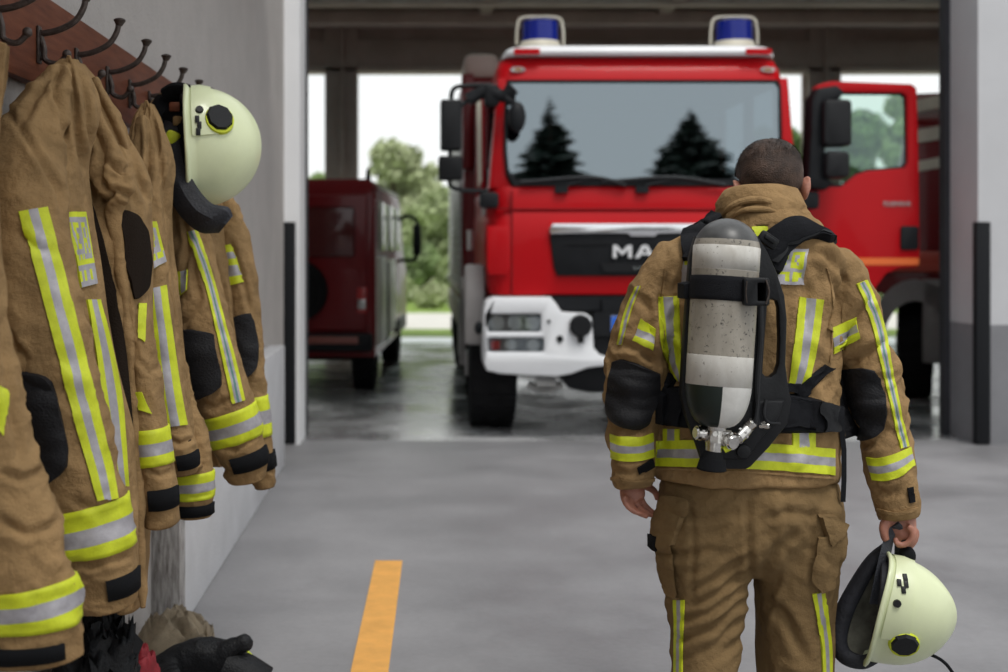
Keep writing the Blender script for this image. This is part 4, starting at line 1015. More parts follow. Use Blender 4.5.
# --- E: last jacket, under the helmet
FOLDS[:] = JF['E']
E = jacket('tan turnout jacket farthest along the wall, under the hanging cream helmet', (170, 94, 4.28),
    [(94, 160, 180, 4.30, .02), (108, 150, 196, 4.30, .05), (140, 146, 206, 4.28, .09), (180, 150, 220, 4.26, .12), (230, 158, 224, 4.24, .12), (300, 172, 232, 4.23, .12), (380, 184, 238, 4.22, .12), (440, 196, 242, 4.21, .12), (462, 200, 240, 4.21, .10)],
    [([(166, 110, 4.24, 9, .03), (166, 150, 4.16, 15, .05), (176, 200, 4.08, 20, .06), (191, 245, 4.03, 20, .065), (200, 290, 4.00, 22, .075), (209, 345, 3.98, 27, .085), (223, 395, 3.98, 27.5, .082), (236, 435, 3.99, 27, .075), (244, 462, 4.0, 23, .066), (247, 477, 4.01, 20, .06)], (410, 440), (451, 465), (.0, .30)),
     ([(182, 120, 4.34, 10, .03), (205, 170, 4.32, 14, .05), (224, 215, 4.30, 16, .05), (238, 260, 4.28, 17, .06), (245, 320, 4.27, 16, .06), (249, 370, 4.26, 16, .06), (255, 420, 4.26, 15, .055), (261, 460, 4.27, 13, .05), (265, 485, 4.28, 10, .045)], (396, 436), (452, 468), (.93, 1.2))], 67)
t, so, tb = E['sl'][0]
decal('sleeve_stripe', tb, [(187, 232), (203, 280), (213, 320), (222, 360), (232, 404)], [(196, 230), (212, 275), (223, 318), (234, 358), (244, 400)], FY, so, ((.26, 0), (.16, 1), (.16, 2), (.16, 1), (.26, 0)), n=44, dg=4)
poly_decal('elbow_pad', tb, [(181, 332), (188, 329), (204, 331), (214, 334), (216, 350), (222, 374), (222, 386), (212, 394), (200, 398), (192, 390), (184, 362)], [M['pad']], so, .004, .012, 4, 28, 'black rubber elbow pad')
decal('chest_patch', tb, [(176, 272), (180, 296)], [(188, 270), (187, 290)], FY, so, ((.4, 0), (.6, 1)), n=8, dg=4)
t, so, tb = E['sl'][1]
poly_decal('elbow_pad', tb, [(234, 318), (240, 314), (248, 313), (253, 322), (257, 345), (256, 368), (250, 377), (244, 378), (238, 360)], [M['pad']], so, .004, .012, 4.2, 24, 'black rubber elbow pad')
decal('sleeve_patch', tb, [(217, 247), (224, 262), (228, 286)], [(231, 244), (238, 262), (243, 282)], FY, so, ((1, 0),), n=18, rowmats=lambda v, u: 0 if (v < .18 or .4 < v < .55 or v > .8) else 1, dg=4.2)
decal('front_stripe', E['bt'], [(164, 262), (170, 290)], [(172, 258), (177, 288)], FY, E['body'], ((1, 0),), n=8, dg=4.1)

FOLDS[:] = []
# ================================================================== PILE ON THE FLOOR BY THE WALL
def cloth_heap(name, px, pyb, d, wx, wy, h, seed, m, amp=.3, sc=9, spike=0):
    c = W(px, pyb, d); V = []; Fc = []; n, k = 40, 48; rnd = random.Random(seed)
    for i in range(n):
        f = i / (n - 1)
        for j in range(k):
            a = 2 * PI * j / k; r = math.sin(f * PI / 2) ** .8
            q = Vector((math.cos(a) * r * wx, math.sin(a) * r * wy, 0)); z = h * (max(0, math.cos(f * PI / 2)) ** .7)
            s = crease(Vector((q.x * 1.0, q.y, f)), (sc, sc, 2), seed); r2 = 1 + amp * .6 * n3(Vector((math.cos(a), math.sin(a), seed)), (1.7, 1.7, 1), seed)
            p = Vector((c.x + q.x * r2, d + q.y * r2, max(.004, z * (1 + amp * s) + .02 * (1 - f))))
            if spike and f < .85 and rnd.random() < spike: p += Vector((rnd.uniform(-.02, .02), rnd.uniform(-.02, .02), rnd.uniform(.01, .05)))
            V.append(p)
    for i in range(n - 1):
        for j in range(k): Fc.append((i * k + j, (i + 1) * k + j, (i + 1) * k + (j + 1) % k, i * k + (j + 1) % k))
    Fc.append(tuple(range((n - 1) * k, n * k)))
    return link(name, V, Fc, m, None, None, True, (c.x, d, 0))
o = cloth_heap('fur_lined_hood', 97, 672, 3.46, .125, .17, .44, 4, [M['blackcloth']], .30, 10, .22); tag(o, 'crumpled shaggy black hood heaped on the floor by the wall', 'hood')
o = cloth_heap('khaki_cloth', 176, 660, 4.45, .15, .15, .16, 9, [mat('beige_cloth', (.27, .215, .145), .9, var=.3, vscale=14, bump=.4, bscale=300)], .45, 14); tag(o, 'crumpled beige cloth on the floor between black hood and glove', 'cloth')
o = cloth_heap('red_cloth', 141, 668, 3.78, .06, .07, .24, 14, [M['redcloth']], .4, 14); tag(o, 'dark red rag poking out of the pile on the floor', 'cloth')
# black glove lying on its side: palm, four fingers, thumb, cuff
gl = empty('work_glove', W(212, 690, 4.15), 'black work glove on the floor with its thumb sticking up', 'glove'); gl.location.z = 0
parts = []
bm = bmesh.new(); b_pipe(bm, [W(160, 671, 4.12), W(182, 660, 4.14), W(206, 655, 4.15), (W(228, 662, 4.15))], (.045, .06), 16, 24, flat=1.2)
for k in range(4):
    b_pipe(bm, [W(170 + k * 3, 660 + k * 4, 4.12 - k * .03), W(156 + k * 2, 668 + k * 4, 4.08 - k * .03), W(146 + k * 3, 678 + k * 3, 4.04 - k * .03)], (.018, .013), 10)
b_pipe(bm, [W(214, 660, 4.12), W(228, 650, 4.12), W(238, 645, 4.12), W(244, 643, 4.12)], (.036, .024), 14, taper=lambda f: 1 + .25 * max(0, f - .7)); b_sphere(bm, W(243, 643.5, 4.12), (.031, .028, .030))
v = [x.co.copy() for x in bm.verts]; bm.verts.index_update(); f = [[x.index for x in q.verts] for q in bm.faces]; bm.free()
v, f, ns = remesh(v, f, .006, 4); v = [p + n * .005 * crease(p, (22, 22, 22), 3) for p, n in zip(v, ns)]
link('glove_shell', v, f, M['blackcloth'], gl)
bm = bmesh.new(); b_pipe(bm, [W(222, 668, 4.14), W(238, 676, 4.14), W(256, 690, 4.14)], (.07, .085), 18, flat=1.1); from_bm('glove_cuff', bm, M['blackcloth'], gl)
bm = bmesh.new(); b_pipe(bm, [W(246, 655, 4.18), W(252, 662, 4.17), W(257, 676, 4.15)], .014, 8, flat=2.2); from_bm('yellow_trim', bm, M['yellow'], gl, label='yellow trim')
# ================================================================== FIREFIGHTER
PD = 3.42
def tube_shell(path, nv=40, nu=32, sq=2.0):
    t = Tube(path, 0, 0, (1, 1, 1), sq, nv, nu); v, f, _ = t.mesh(); return t, (v, f)
def ell_shell(c, s, R=None, u=28, v=18):
    bm = bmesh.new(); b_sphere(bm, c, s, R, 0, u, v); bm.verts.index_update()
    V = [x.co.copy() for x in bm.verts]; Fc = [tuple(x.index for x in f.verts) for f in bm.faces]; bm.free(); return V, Fc
def pipe_shell(pts, r, seg=12, n=None, flat=1.0, taper=None):
    bm = bmesh.new(); b_pipe(bm, pts, r, seg, n, flat=flat, taper=taper); bm.verts.index_update()
    V = [x.co.copy() for x in bm.verts]; Fc = [tuple(x.index for x in f.verts) for f in bm.faces]; bm.free(); return V, Fc

# ---- body: one continuous skin (head, neck, trunk, arms, hands, legs)
HC = W(770, 185, 3.50)
hf = Vector((.10, math.cos(math.radians(28)), -math.sin(math.radians(28)))).normalized()    # where the face looks: away and down
hu = Vector((0, math.sin(math.radians(28)), math.cos(math.radians(28)))); hx = hf.cross(hu).normalized(); hu = hx.cross(hf).normalized()
HR = Matrix((hx, hf, hu)).transposed()
def H(x, y, z): return HC + HR @ Vector((x, y, z))
body = []
body.append(ell_shell(H(0, -.012, .018), (.0785, .096, .086), HR)); body.append(ell_shell(H(0, .035, -.035), (.064, .066, .080), HR))
body.append(ell_shell(H(0, .070, -.085), (.040, .032, .030), HR)); body.append(pipe_shell([H(0, .094, .0), H(0, .116, -.036), H(0, .100, -.046)], (.010, .016), 10))
for s in (-1, 1):
    body.append(ell_shell(H(s * .030, .082, .010), (.020, .018, .009), HR)); body.append(ell_shell(H(s * .046, .072, -.030), (.022, .020, .018), HR))
    body.append(ell_shell(H(s * .031, .086, -.005), (.012, .010, .009), HR)); body.append(ell_shell(H(s * .018, .098, -.040), (.008, .010, .007), HR))
    # ear: shell with rim and lobe
    body.append(ell_shell(H(s * .085, -.014, -.024), (.010, .019, .031), HR @ Matrix.Rotation(s * .35, 3, 'Z')))
    body.append(pipe_shell([H(s * .083, .002, -.008), H(s * .093, -.012, .008), H(s * .098, -.028, -.002), H(s * .096, -.029, -.026), H(s * .087, -.016, -.050), H(s * .081, -.005, -.052)], .0048, 8))
body.append(ell_shell(H(0, .096, -.062), (.024, .010, .006), HR)); body.append(ell_shell(H(0, .093, -.071), (.021, .010, .006), HR))
body.append(pipe_shell([W(758, 245, 3.42), W(762, 218, 3.43), W(766, 200, 3.46), H(0, -.03, -.03)], (.068, .060), 24))
body.append(loft_px([(226, 700, 818, 3.42, .06), (250, 680, 832, 3.42, .08), (300, 684, 822, 3.42, .10), (400, 690, 814, 3.42, .10), (470, 684, 812, 3.42, .11), (515, 684, 808, 3.42, .10), (545, 700, 796, 3.42, .05)], 40, 40, 0, 0))
arml = [(690, 258, 3.42, 16, .05), (655, 310, 3.42, 15, .05), (640, 355, 3.42, 14, .045), (634, 400, 3.42, 13, .042), (632, 450, 3.41, 10, .034), (633, 476, 3.40, 9.5, .028), (633, 488, 3.40, 11, .026)]
armr = [(815, 258, 3.42, 16, .05), (852, 310, 3.42, 15, .05), (864, 355, 3.42, 14, .045), (875, 400, 3.42, 13, .042), (888, 460, 3.41, 10.5, .034), (897, 505, 3.38, 9.5, .027), (898, 520, 3.37, 11, .025)]
for p in (arml, armr): body.append(tube_shell(p, 40, 24)[1])
# left hand, relaxed: palm turned half to the rear, fingers curling towards the thigh
body.append(tube_shell([(633, 478, 3.40, 9.5, .026), (632, 486, 3.40, 12, .022), (633, 496, 3.395, 13, .018), (636, 502, 3.39, 11, .015)], 14, 20)[1])
fing = [[(624, 496, 3.372), (626, 504, 3.365), (633, 511, 3.36), (641, 514, 3.362)], [(629, 499, 3.38), (633, 508, 3.37), (641, 514, 3.368), (648, 517, 3.372)],
        [(635, 500, 3.392), (640, 508, 3.385), (647, 513, 3.382), (653, 516, 3.386)], [(641, 498, 3.405), (645, 505, 3.402), (650, 510, 3.400), (655, 513, 3.402)]]
for i, f in enumerate(fing): body.append(pipe_shell([W(*p) for p in f], ((.0088, .0066), (.0092, .0068), (.0090, .0068), (.0086, .0064))[i], 10, 16))
body.append(pipe_shell([W(638, 484, 3.42), W(648, 487, 3.435), W(655, 492, 3.44), W(658, 500, 3.438)], (.0125, .0078), 10, 18))
# right hand closed round the helmet strap: knuckles to the right, fingers wrapping underneath
body.append(tube_shell([(897, 510, 3.38, 10, .026), (899, 519, 3.375, 16.5, .027), (902, 528, 3.37, 14.5, .030), (904, 537, 3.37, 11, .028)], 14, 20)[1])
body.append(ell_shell(W(899, 531, 3.395), (.024, .022, .034)))
for i in range(4):
    dd = 3.335 + i * .021; o = i * 1.2 - 1.5
    body.append(pipe_shell([W(908 + o * .5, 526 + i * .6, dd), W(914 + o, 531, dd - .004), W(913 + o, 540 + o * .5, dd - .006), W(906 + o, 546 + o, dd - .004), W(898 + o * .6, 545 + o, dd), W(895, 539 + o, dd + .004)], ((.0092, .0070), (.0094, .0072), (.0092, .0070), (.0082, .0062))[i], 10, 26))
body.append(pipe_shell([W(890, 517, 3.365), W(884.5, 525, 3.355), W(884, 533, 3.35), W(886, 541, 3.348)], (.0150, .0100), 10, 18))
legl = [(708, 510, 3.42, 36, .09), (706, 580, 3.42, 30, .08), (707, 660, 3.40, 23, .06), (708, 740, 3.36, 18, .05), (708, 776, 3.34, 14, .045)]
legr = [(796, 510, 3.42, 36, .09), (796, 580, 3.44, 30, .08), (794, 660, 3.45, 23, .06), (793, 740, 3.46, 18, .05), (793, 774, 3.46, 14, .045)]
for p in (legl, legr): body.append(tube_shell(p, 30, 24)[1])
V, Fc, ns = remesh(*merge(*body), .0042, 3, .5)
person = link('person', V, Fc, M['skin'], None, None, True, W(745, 793, PD) * Vector((1, 1, 0)) if False else (W(748, 793, PD).x, PD, 0))
tag(person, 'person in tan turnout gear seen from behind, head bowed, carrying a helmet in right hand', 'person')
# ---- hair: cropped, on the cranium only
hv = []; hfc = []; n, k = 30, 56; keep = {}
def scalp(th, ph, off=0.0):
    sp = lambda v: math.copysign(abs(v) ** .84, v)
    p = Vector((.0790 * sp(math.sin(ph)) * sp(math.cos(th)), .096 * sp(math.sin(ph)) * sp(math.sin(th)), .086 * sp(math.cos(ph)))) * .965
    nn = Vector((p.x / .0790 ** 2, p.y / .096 ** 2, p.z / .086 ** 2)).normalized()
    return p, nn
def in_hair(p):
    side = abs(p.x) / .0790; low = -.084 + .050 * max(0, side - .45) / .55
    if p.y > -.01: low = -.012 + (p.y + .01) * .9
    return p.z > low and p.y < .075
for i in range(n + 1):
    for j in range(k):
        ph = PI * i / n * .92; th = 2 * PI * j / k; p, nn = scalp(th, ph)
        e = .0065 + .0060 * max(0, min(1, (p.z + .05) / .08)); e += .0012 * noise.noise(p * 130)
        keep[(i, j)] = in_hair(p); q = p + nn * (e if keep[(i, j)] else -.002); hv.append(H(q.x, q.y - .012, q.z + .018))
for i in range(n):
    for j in range(k):
        c4 = ((i, j), (i + 1, j), (i + 1, (j + 1) % k), (i, (j + 1) % k))
        if sum(keep[c] for c in c4) >= 2: hfc.append(tuple(a * k + b for a, b in c4))
rnd = random.Random(2)
for _ in range(9000):
    ph = math.acos(rnd.uniform(-.97, 1)); th = rnd.uniform(0, 2 * PI); p, nn = scalp(th, ph)
    if not in_hair(p): continue
    fade = max(.25, min(1, (p.z + .06) / .09)); flow = Vector((p.x * 2 + rnd.gauss(0, .03), -.10 + rnd.gauss(0, .04), -.10 + rnd.gauss(0, .04))); flow = (flow - nn * flow.dot(nn)).normalized()
    e = .004 + .0075 * max(0, min(1, (p.z + .05) / .08)); a = p + nn * (e - .003); t = a + flow * .017 * fade + nn * rnd.uniform(.002, .008) * fade; s = nn.cross(flow) * .0011; b = len(hv)
    for q in (a - s, a + s, t): hv.append(H(q.x, q.y - .012, q.z + .018))
    hfc.append((b, b + 1, b + 2))
link('hair', hv, hfc, M['hair'], person, label='short cropped dark brown hair')

# ---- turnout jacket
torso = [(208, 728, 800, 3.44, .085), (220, 716, 806, 3.43, .10), (232, 700, 822, 3.42, .112), (246, 676, 838, 3.42, .122), (264, 660, 846, 3.42, .130), (300, 662, 838, 3.42, .142), (345, 668, 834, 3.42, .145), (385, 667, 835, 3.42, .142), (410, 662, 836, 3.42, .146), (437, 658, 836, 3.42, .152), (465, 656, 836, 3.42, .156), (479, 657, 836, 3.42, .156)]
tv = loft_px(torso, 80, 80, 0, 0)
SL = [(694, 250, 3.42, 14, .06), (668, 272, 3.42, 24, .085), (651, 305, 3.42, 25, .088), (641, 345, 3.42, 27.5, .088), (634.5, 393, 3.42, 28.5, .086), (631.5, 430, 3.41, 25, .078), (631.5, 460, 3.40, 22, .070), (633, 485, 3.40, 20.5, .064)]
SR = [(806, 248, 3.42, 14, .06), (832, 268, 3.42, 24, .085), (851, 302, 3.42, 25.5, .088), (863, 345, 3.42, 27, .088), (874.5, 395, 3.42, 26.5, .086), (884, 435, 3.41, 25, .078), (891, 475, 3.39, 22.5, .070), (896, 505, 3.38, 20, .064), (898, 518, 3.375, 18, .058)]
tl_, ls = tube_shell(SL, 60, 44, 2.2); tr_, rs = tube_shell(SR, 60, 44, 2.2)
V, Fc, ns = remesh(*merge(tv, ls, rs), .0065, 8, .5)
def in_arm(p):
    px = VX + p.x * F / p.y; py = VY - (p.z - CH) * F / p.y
    return max(0, min(1, (662 - px) / 12 if px < 745 else (px - 838) / 12)), px, py
FOLDS[:] = [([(668, 268), (662, 300), (664, 345), (670, 372)], .013, 3.5), ([(826, 258), (834, 300), (832, 340), (832, 372)], .014, 3.5), ([(796, 262), (808, 292), (804, 330)], .008, 4), ([(848, 268), (838, 296), (828, 330), (822, 362)], .010, 4),
    ([(872, 296), (856, 318), (838, 352)], .012, 4), ([(890, 340), (868, 352), (846, 366)], .012, 4), ([(888, 430), (872, 444), (858, 448)], .010, 4), ([(900, 488), (888, 494), (874, 490)], .009, 3.5), ([(640, 296), (650, 312), (652, 340)], .010, 4), ([(622, 344), (640, 350), (656, 362)], .012, 4),
    ([(612, 424), (628, 432), (650, 426)], .010, 3.5), ([(614, 470), (630, 474), (648, 470)], .009, 3.2), ([(700, 240), (684, 262), (676, 292)], .008, 4), ([(790, 300), (784, 340), (788, 384)], .008, 4), ([(826, 366), (812, 384), (806, 430)], .009, 4), ([(672, 372), (682, 392), (690, 420)], .009, 4), ([(812, 250), (830, 262), (846, 284)], .008, 4)]
V2 = []
for p, n_ in zip(V, ns):
    a, px, py = in_arm(p)
    el = math.exp(-((py - 395) / 60) ** 2) * .5 + .6
    d1 = crease(p, (8, 8, 5), 2.0) * .023; d2 = crease(p, (6, 6, 11), 4.0) * .018 * el; d3 = crease(p, (18, 18, 22), 9) * .004
    lower = max(0, min(1, (py - 470) / 14)) * (1 - a)
    V2.append(p + n_ * ((d1 * (1 - a) + d2 * a + d3) * (1 - .75 * lower) + .004 * n3(p, (5, 5, 5), 3) - (fold_disp(p) if n_.y < .1 else 0)))
FOLDS[:] = []
V = relax(V2, Fc, 1, .5); JK = link('turnout_jacket', V, Fc, [M['khaki']], person); JT = bvh(V, Fc)
# collar: stand-up neck with a rolled fold
def ring_px(cx, cy, rx, d, ry, tilt, n=48, wob=0, sd=0):
    out = []
    for k in range(n):
        a = 2 * PI * k / n; c = W(cx, cy, d); x = math.cos(a) * rx * d / F; y = math.sin(a) * ry
        p = c + Vector((x, y, -y * tilt)); p += Vector((0, 0, 1)) * wob * n3(p, (12, 12, 12), sd); out.append(p)
    return out
bm = bmesh.new()
rg = [ring_px(762, 231, 54.5, 3.43, .125, .12), ring_px(761, 223, 48.5, 3.43, .122, .15, wob=.008, sd=1), ring_px(760, 217, 44.5, 3.44, .116, .18, wob=.012, sd=2), ring_px(760, 212, 45.0, 3.44, .120, .20, wob=.014, sd=3),
      ring_px(760, 207, 42.5, 3.445, .116, .22, wob=.010, sd=4), ring_px(759, 203, 42.0, 3.45, .116, .24, wob=.012, sd=5), ring_px(759, 197, 39.5, 3.455, .108, .25, wob=.008, sd=6), ring_px(759, 193, 37.0, 3.46, .100, .25, wob=.006, sd=7), ring_px(759, 194, 33.5, 3.46, .090, .25), ring_px(759, 202, 30.5, 3.45, .082, .25), ring_px(760, 213, 28.5, 3.44, .078, .2)]
b_loft(bm, rg, cap=False)
v = [x.co.copy() for x in bm.verts]; bm.verts.index_update(); f = [tuple(x.index for x in q.verts) for q in bm.faces]; bm.free()
v = [p + (p - W(761, 212, 3.44)).normalized() * .009 * crease(p, (6, 6, 20), 6) for p in v]
co_ = link('collar', v, f, M['khaki'], JK)
bm = bmesh.new(); b_pipe(bm, [W(720, 219, 3.40), W(729, 208, 3.350), W(744, 201, 3.328), W(762, 200, 3.322), W(780, 206, 3.338), W(792, 216, 3.38)], .0085, 10, 60, taper=lambda f: .5 + math.sin(PI * f) * .6)
b_pipe(bm, [W(726, 222, 3.37), W(742, 211, 3.325), W(760, 209, 3.315), W(776, 213, 3.325), W(790, 224, 3.36)], .0075, 10, 60, taper=lambda f: .4 + math.sin(PI * f) * .7)
from_bm('collar_fold', bm, M['khaki'], co_)
# reflective trim (sub-parts of the jacket)
Y3 = [M['yellow'], M['silver'], M['teal']]
SS = dict(off=.0025, thick=.0022)
decal('back_stripe', JT, [(658, 297), (659, 320), (661, 345), (668, 364), (678, 380)], [(679, 296), (680, 320), (681, 345), (682, 366), (682, 381)], Y3, JK, ((.30, 0), (.38, 1), (.32, 0)), n=34, **SS)
decal('back_stripe', JT, [(799, 297), (796, 325), (793, 352), (791, 372), (787, 388)], [(824, 300), (820, 327), (816, 352), (811, 372), (806, 390)], Y3, JK, ((.32, 0), (.36, 1), (.32, 0)), n=40, **SS)
decal('back_stripe', JT, [(664, 429), (664, 441)], [(680, 429), (680, 441)], Y3, JK, n=8, **SS); decal('back_stripe', JT, [(792, 433), (792, 447)], [(815, 433), (815, 448)], Y3, JK, n=8, **SS)
decal('hem_band', JT, [(656, 441), (690, 440), (730, 441), (790, 445), (834, 449)], [(655, 466), (690, 467), (730, 468), (790, 471), (834, 475)], Y3, JK, ((.33, 0), (.34, 1), (.33, 0)), n=70, **SS)
decal('hem_seam', JT, [(656, 468), (745, 471), (834, 477)], [(656, 470), (745, 473), (834, 479)], [M['khaki']], JK, ((1, 0),), n=50, across=2, off=.001, thick=.003)
decal('sleeve_patch', JT, [(641, 319), (637, 332), (633, 340)], [(656, 329), (655, 340), (653, 350)], Y3, JK, ((1, 0),), n=15, rowmats=lambda v, u: 0 if v < .32 or v > .66 else 1, **SS)
decal('sleeve_patch', JT, [(832, 328), (833, 342), (833, 354)], [(856, 317), (858, 328), (860, 338)], Y3, JK, ((1, 0),), n=18, rowmats=lambda v, u: 0 if v < .30 or v > .68 else 1, **SS)
decal('sleeve_stripe', JT, [(856, 284), (865, 305), (874, 335), (882, 372), (891, 410), (900, 449)], [(866, 280), (876, 302), (885, 333), (892, 371), (900, 410), (908, 446)], Y3, JK, ((.28, 0), (.14, 1), (.16, 2), (.14, 1), (.28, 0)), n=60, **SS)
decal('sleeve_stripe', JT, [(636, 288), (628, 306), (622, 325), (618, 345)], [(641, 286), (633, 306), (627, 326), (622, 345)], Y3, JK, ((.5, 0), (.5, 1)), n=30, **SS)
def full_band(t, v0, v1, nm, rows, lab, m=Y3, off=.009):
    v, f, fm = t.band(v0, v1, off, rows, nu=80); return link(nm, v, f, m, JK, fm, label=lab)
def vat(P, y):     # parameter along a sleeve where its centre passes a photo row
    Q = catmull(P, 400)
    return min(range(400), key=lambda i: abs(Q[i][1] - y)) / 399
decal('cuff_band', JT, [(611, 434), (622, 437), (640, 437), (652, 433)], [(612, 458), (622, 461), (640, 461), (653, 457)], Y3, JK, ((.36, 0), (.30, 1), (.34, 0)), n=30, **SS)
decal('cuff_band', JT, [(867, 457), (878, 458), (894, 454), (910, 447)], [(873, 480), (884, 481), (899, 477), (914, 465)], Y3, JK, ((.36, 0), (.30, 1), (.34, 0)), n=30, **SS)
poly_decal('elbow_pad', JT, [(614, 361), (622, 359), (636, 363), (652, 370), (661, 374), (660, 392), (656, 408), (648, 423), (638, 428), (626, 427), (612, 420), (606, 412), (606, 395), (609, 375)], [M['pad']], JK, .005, .004, 3.35, 38, 'black rubber elbow pad')
poly_decal('elbow_pad', JT, [(833, 376), (842, 370), (860, 368), (874, 370), (880, 378), (886, 396), (888, 414), (885, 427), (876, 436), (863, 440), (852, 440), (845, 424), (838, 402)], [M['pad']], JK, .005, .004, 3.35, 38, 'black rubber elbow pad')
decal('cuff_tab', JT, [(637, 468), (651, 459)], [(639, 475), (653, 466)], [M['tab']], JK, ((1, 0),), .002, .005, 8); decal('cuff_tab', JT, [(907, 488), (909, 503)], [(912, 487), (914, 502)], [M['tab']], JK, ((1, 0),), .002, .005, 8)
decal('cuff_seam', JT, [(612, 477), (632, 481), (655, 478)], [(612, 480), (632, 484), (655, 481)], [M['khaki']], JK, ((1, 0),), .001, .004, 24, across=2); decal('cuff_seam', JT, [(877, 508), (897, 512), (917, 507)], [(877, 511), (897, 515), (917, 510)], [M['khaki']], JK, ((1, 0),), .001, .004, 24, across=2)
lettered('back_patch', JT, [(779, 250), (808, 249), (803, 285), (776, 284)], JK, 3.3, ['...........', '####.#####.', '####.#..##.', '##...#.###.', '###..##.##.', '##...#####.', '...........', '#####.####.', '...##.####.', '...##.##...', '...........'], 'silver and yellow lettered back patch')
decal('back_stripe', JT, [(683, 254), (683, 284)], [(691, 254), (690, 284)], Y3, JK, ((.5, 0), (.5, 1)), n=14, rowmats=lambda v, u: 0 if (v < .35 and u > .3) else 1, **SS)
decal('back_stripe', JT, [(752, 227), (755, 236)], [(768, 227), (768, 238)], Y3, JK, ((1, 0),), n=8, **SS)
for e0, e1 in (([(664, 268), (661, 300), (663, 340), (668, 362)], [(665.6, 268), (662.6, 300), (664.6, 340), (669.6, 362)]), ([(826, 268), (832, 300), (831, 340), (829, 362)], [(827.6, 268), (833.6, 300), (832.6, 340), (830.6, 362)])):
    decal('sleeve_seam', JT, e0, e1, [M['khaki']], JK, ((1, 0),), .0005, .004, 30, across=2)

# ---- trousers
PL = [(470, 668, 830, 3.42, .13), (492, 658, 838, 3.42, .145), (520, 656, 841, 3.42, .145), (540, 658, 838, 3.42, .135), (558, 668, 828, 3.42, .11), (573, 692, 804, 3.42, .05)]
TL = [(703, 500, 3.42, 46, .13), (702, 540, 3.42, 46, .128), (704, 575, 3.42, 41.5, .12), (706, 610, 3.41, 37, .112), (706, 640, 3.40, 34.5, .105), (704, 672, 3.38, 32.5, .102), (706, 720, 3.36, 32.5, .100), (707, 768, 3.35, 32, .098)]
TR = [(797, 500, 3.42, 43, .13), (797, 540, 3.42, 43.5, .128), (796, 575, 3.43, 39.5, .12), (794, 610, 3.44, 36.5, .112), (794, 640, 3.44, 36, .105), (794, 672, 3.45, 35.5, .102), (793, 720, 3.45, 33.5, .100), (792, 768, 3.46, 32.5, .098)]
V, Fc, ns = remesh(*merge(loft_px(PL, 40, 60, 0, 0), tube_shell(TL, 60, 44, 2.2)[1], tube_shell(TR, 60, 44, 2.2)[1]), .0078, 6, .5)
FOLDS[:] = [([(748, 553), (715, 578), (686, 594)], .011, 3.6), ([(747, 568), (720, 592), (688, 607)], .013, 3.4), ([(746, 584), (712, 611), (680, 620)], .014, 3.6), ([(744, 600), (712, 628), (676, 641)], .013, 3.6), ([(742, 616), (714, 646), (678, 660)], .009, 3.6),
    ([(748, 498), (748, 540), (752, 580)], .012, 3), ([(664, 552), (690, 556), (722, 546)], .009, 4), ([(672, 510), (700, 520), (735, 512)], .008, 4), ([(760, 575), (776, 548), (800, 530)], .011, 4.5), ([(766, 600), (786, 620), (806, 660)], .012, 5), ([(758, 520), (790, 512), (824, 518)], .008, 4), ([(690, 500), (694, 540), (692, 600)], .006, 3), ([(812, 506), (813, 545), (810, 590)], .007, 3)]
V2 = []
for p, n_ in zip(V, ns):
    px = VX + p.x * F / p.y; py = VY - (p.z - CH) * F / p.y
    lf = max(0, min(1, (752 - px) / 14)); kn = math.exp(-((py - 612) / 48) ** 2)
    q = Vector((p.x, p.y, p.z - .28 * (p.x - W(705, 0, 3.4).x)))
    a = crease(q, (3.2, 3.2, 21), 8) * .026 * (.35 + .9 * kn) * lf + crease(p, (7, 7, 3.5), 5) * .022 * (1 - lf) + crease(p, (15, 15, 14), 1) * .004
    seat = math.exp(-((py - 535) / 45) ** 2); q2 = Vector((p.x, p.y, p.z + .8 * abs(p.x - W(750, 0, 3.4).x)))
    V2.append(p + n_ * (a * .6 + crease(q2, (4, 4, 13), 12) * .010 * seat - (fold_disp(p) if n_.y < .1 else 0)))
FOLDS[:] = []
V = relax(V2, Fc, 1, .5); TJ = link('trousers', V, Fc, M['khaki_d'], person); TT = bvh(V, Fc)
decal('leg_stripe', TT, [(674, 600), (675, 625), (675, 650), (675, 690), (677, 740)], [(685, 600), (684, 622), (683, 650), (683, 690), (684, 740)], Y3, TJ, ((.33, 0), (.34, 1), (.33, 0)), n=40, **SS)
decal('leg_stripe', TT, [(812, 594), (817, 620), (821, 650), (822, 690), (820, 740)], [(825, 591), (828, 620), (831, 650), (831, 690), (828, 740)], Y3, TJ, ((.33, 0), (.34, 1), (.33, 0)), n=40, **SS)
poly_decal('cargo_pocket', TT, [(657, 536), (672, 538), (686, 542), (690, 570), (690, 594), (680, 600), (669, 596), (661, 570)], [M['khaki_d']], TJ, .002, .012, 3.4, 30)
poly_decal('pocket_flap', TT, [(666, 498), (690, 503), (684, 520), (675, 545), (664, 547), (656, 541), (657, 522)], [M['khaki_d']], TJ, .010, .010, 3.4, 26)
decal('flap_tab', TT, [(655, 536), (655, 543)], [(663, 538), (661, 546)], [M['tab']], TJ, ((1, 0),), .018, .004, 6)
poly_decal('cargo_pocket', TT, [(818, 536), (828, 540), (839, 534), (836, 565), (831, 588), (820, 592), (812, 580), (815, 556)], [M['khaki_d']], TJ, .002, .012, 3.4, 30)
poly_decal('pocket_flap', TT, [(817, 514), (832, 514), (843, 526), (838, 536), (829, 544), (822, 530)], [M['khaki_d']], TJ, .010, .010, 3.4, 22)
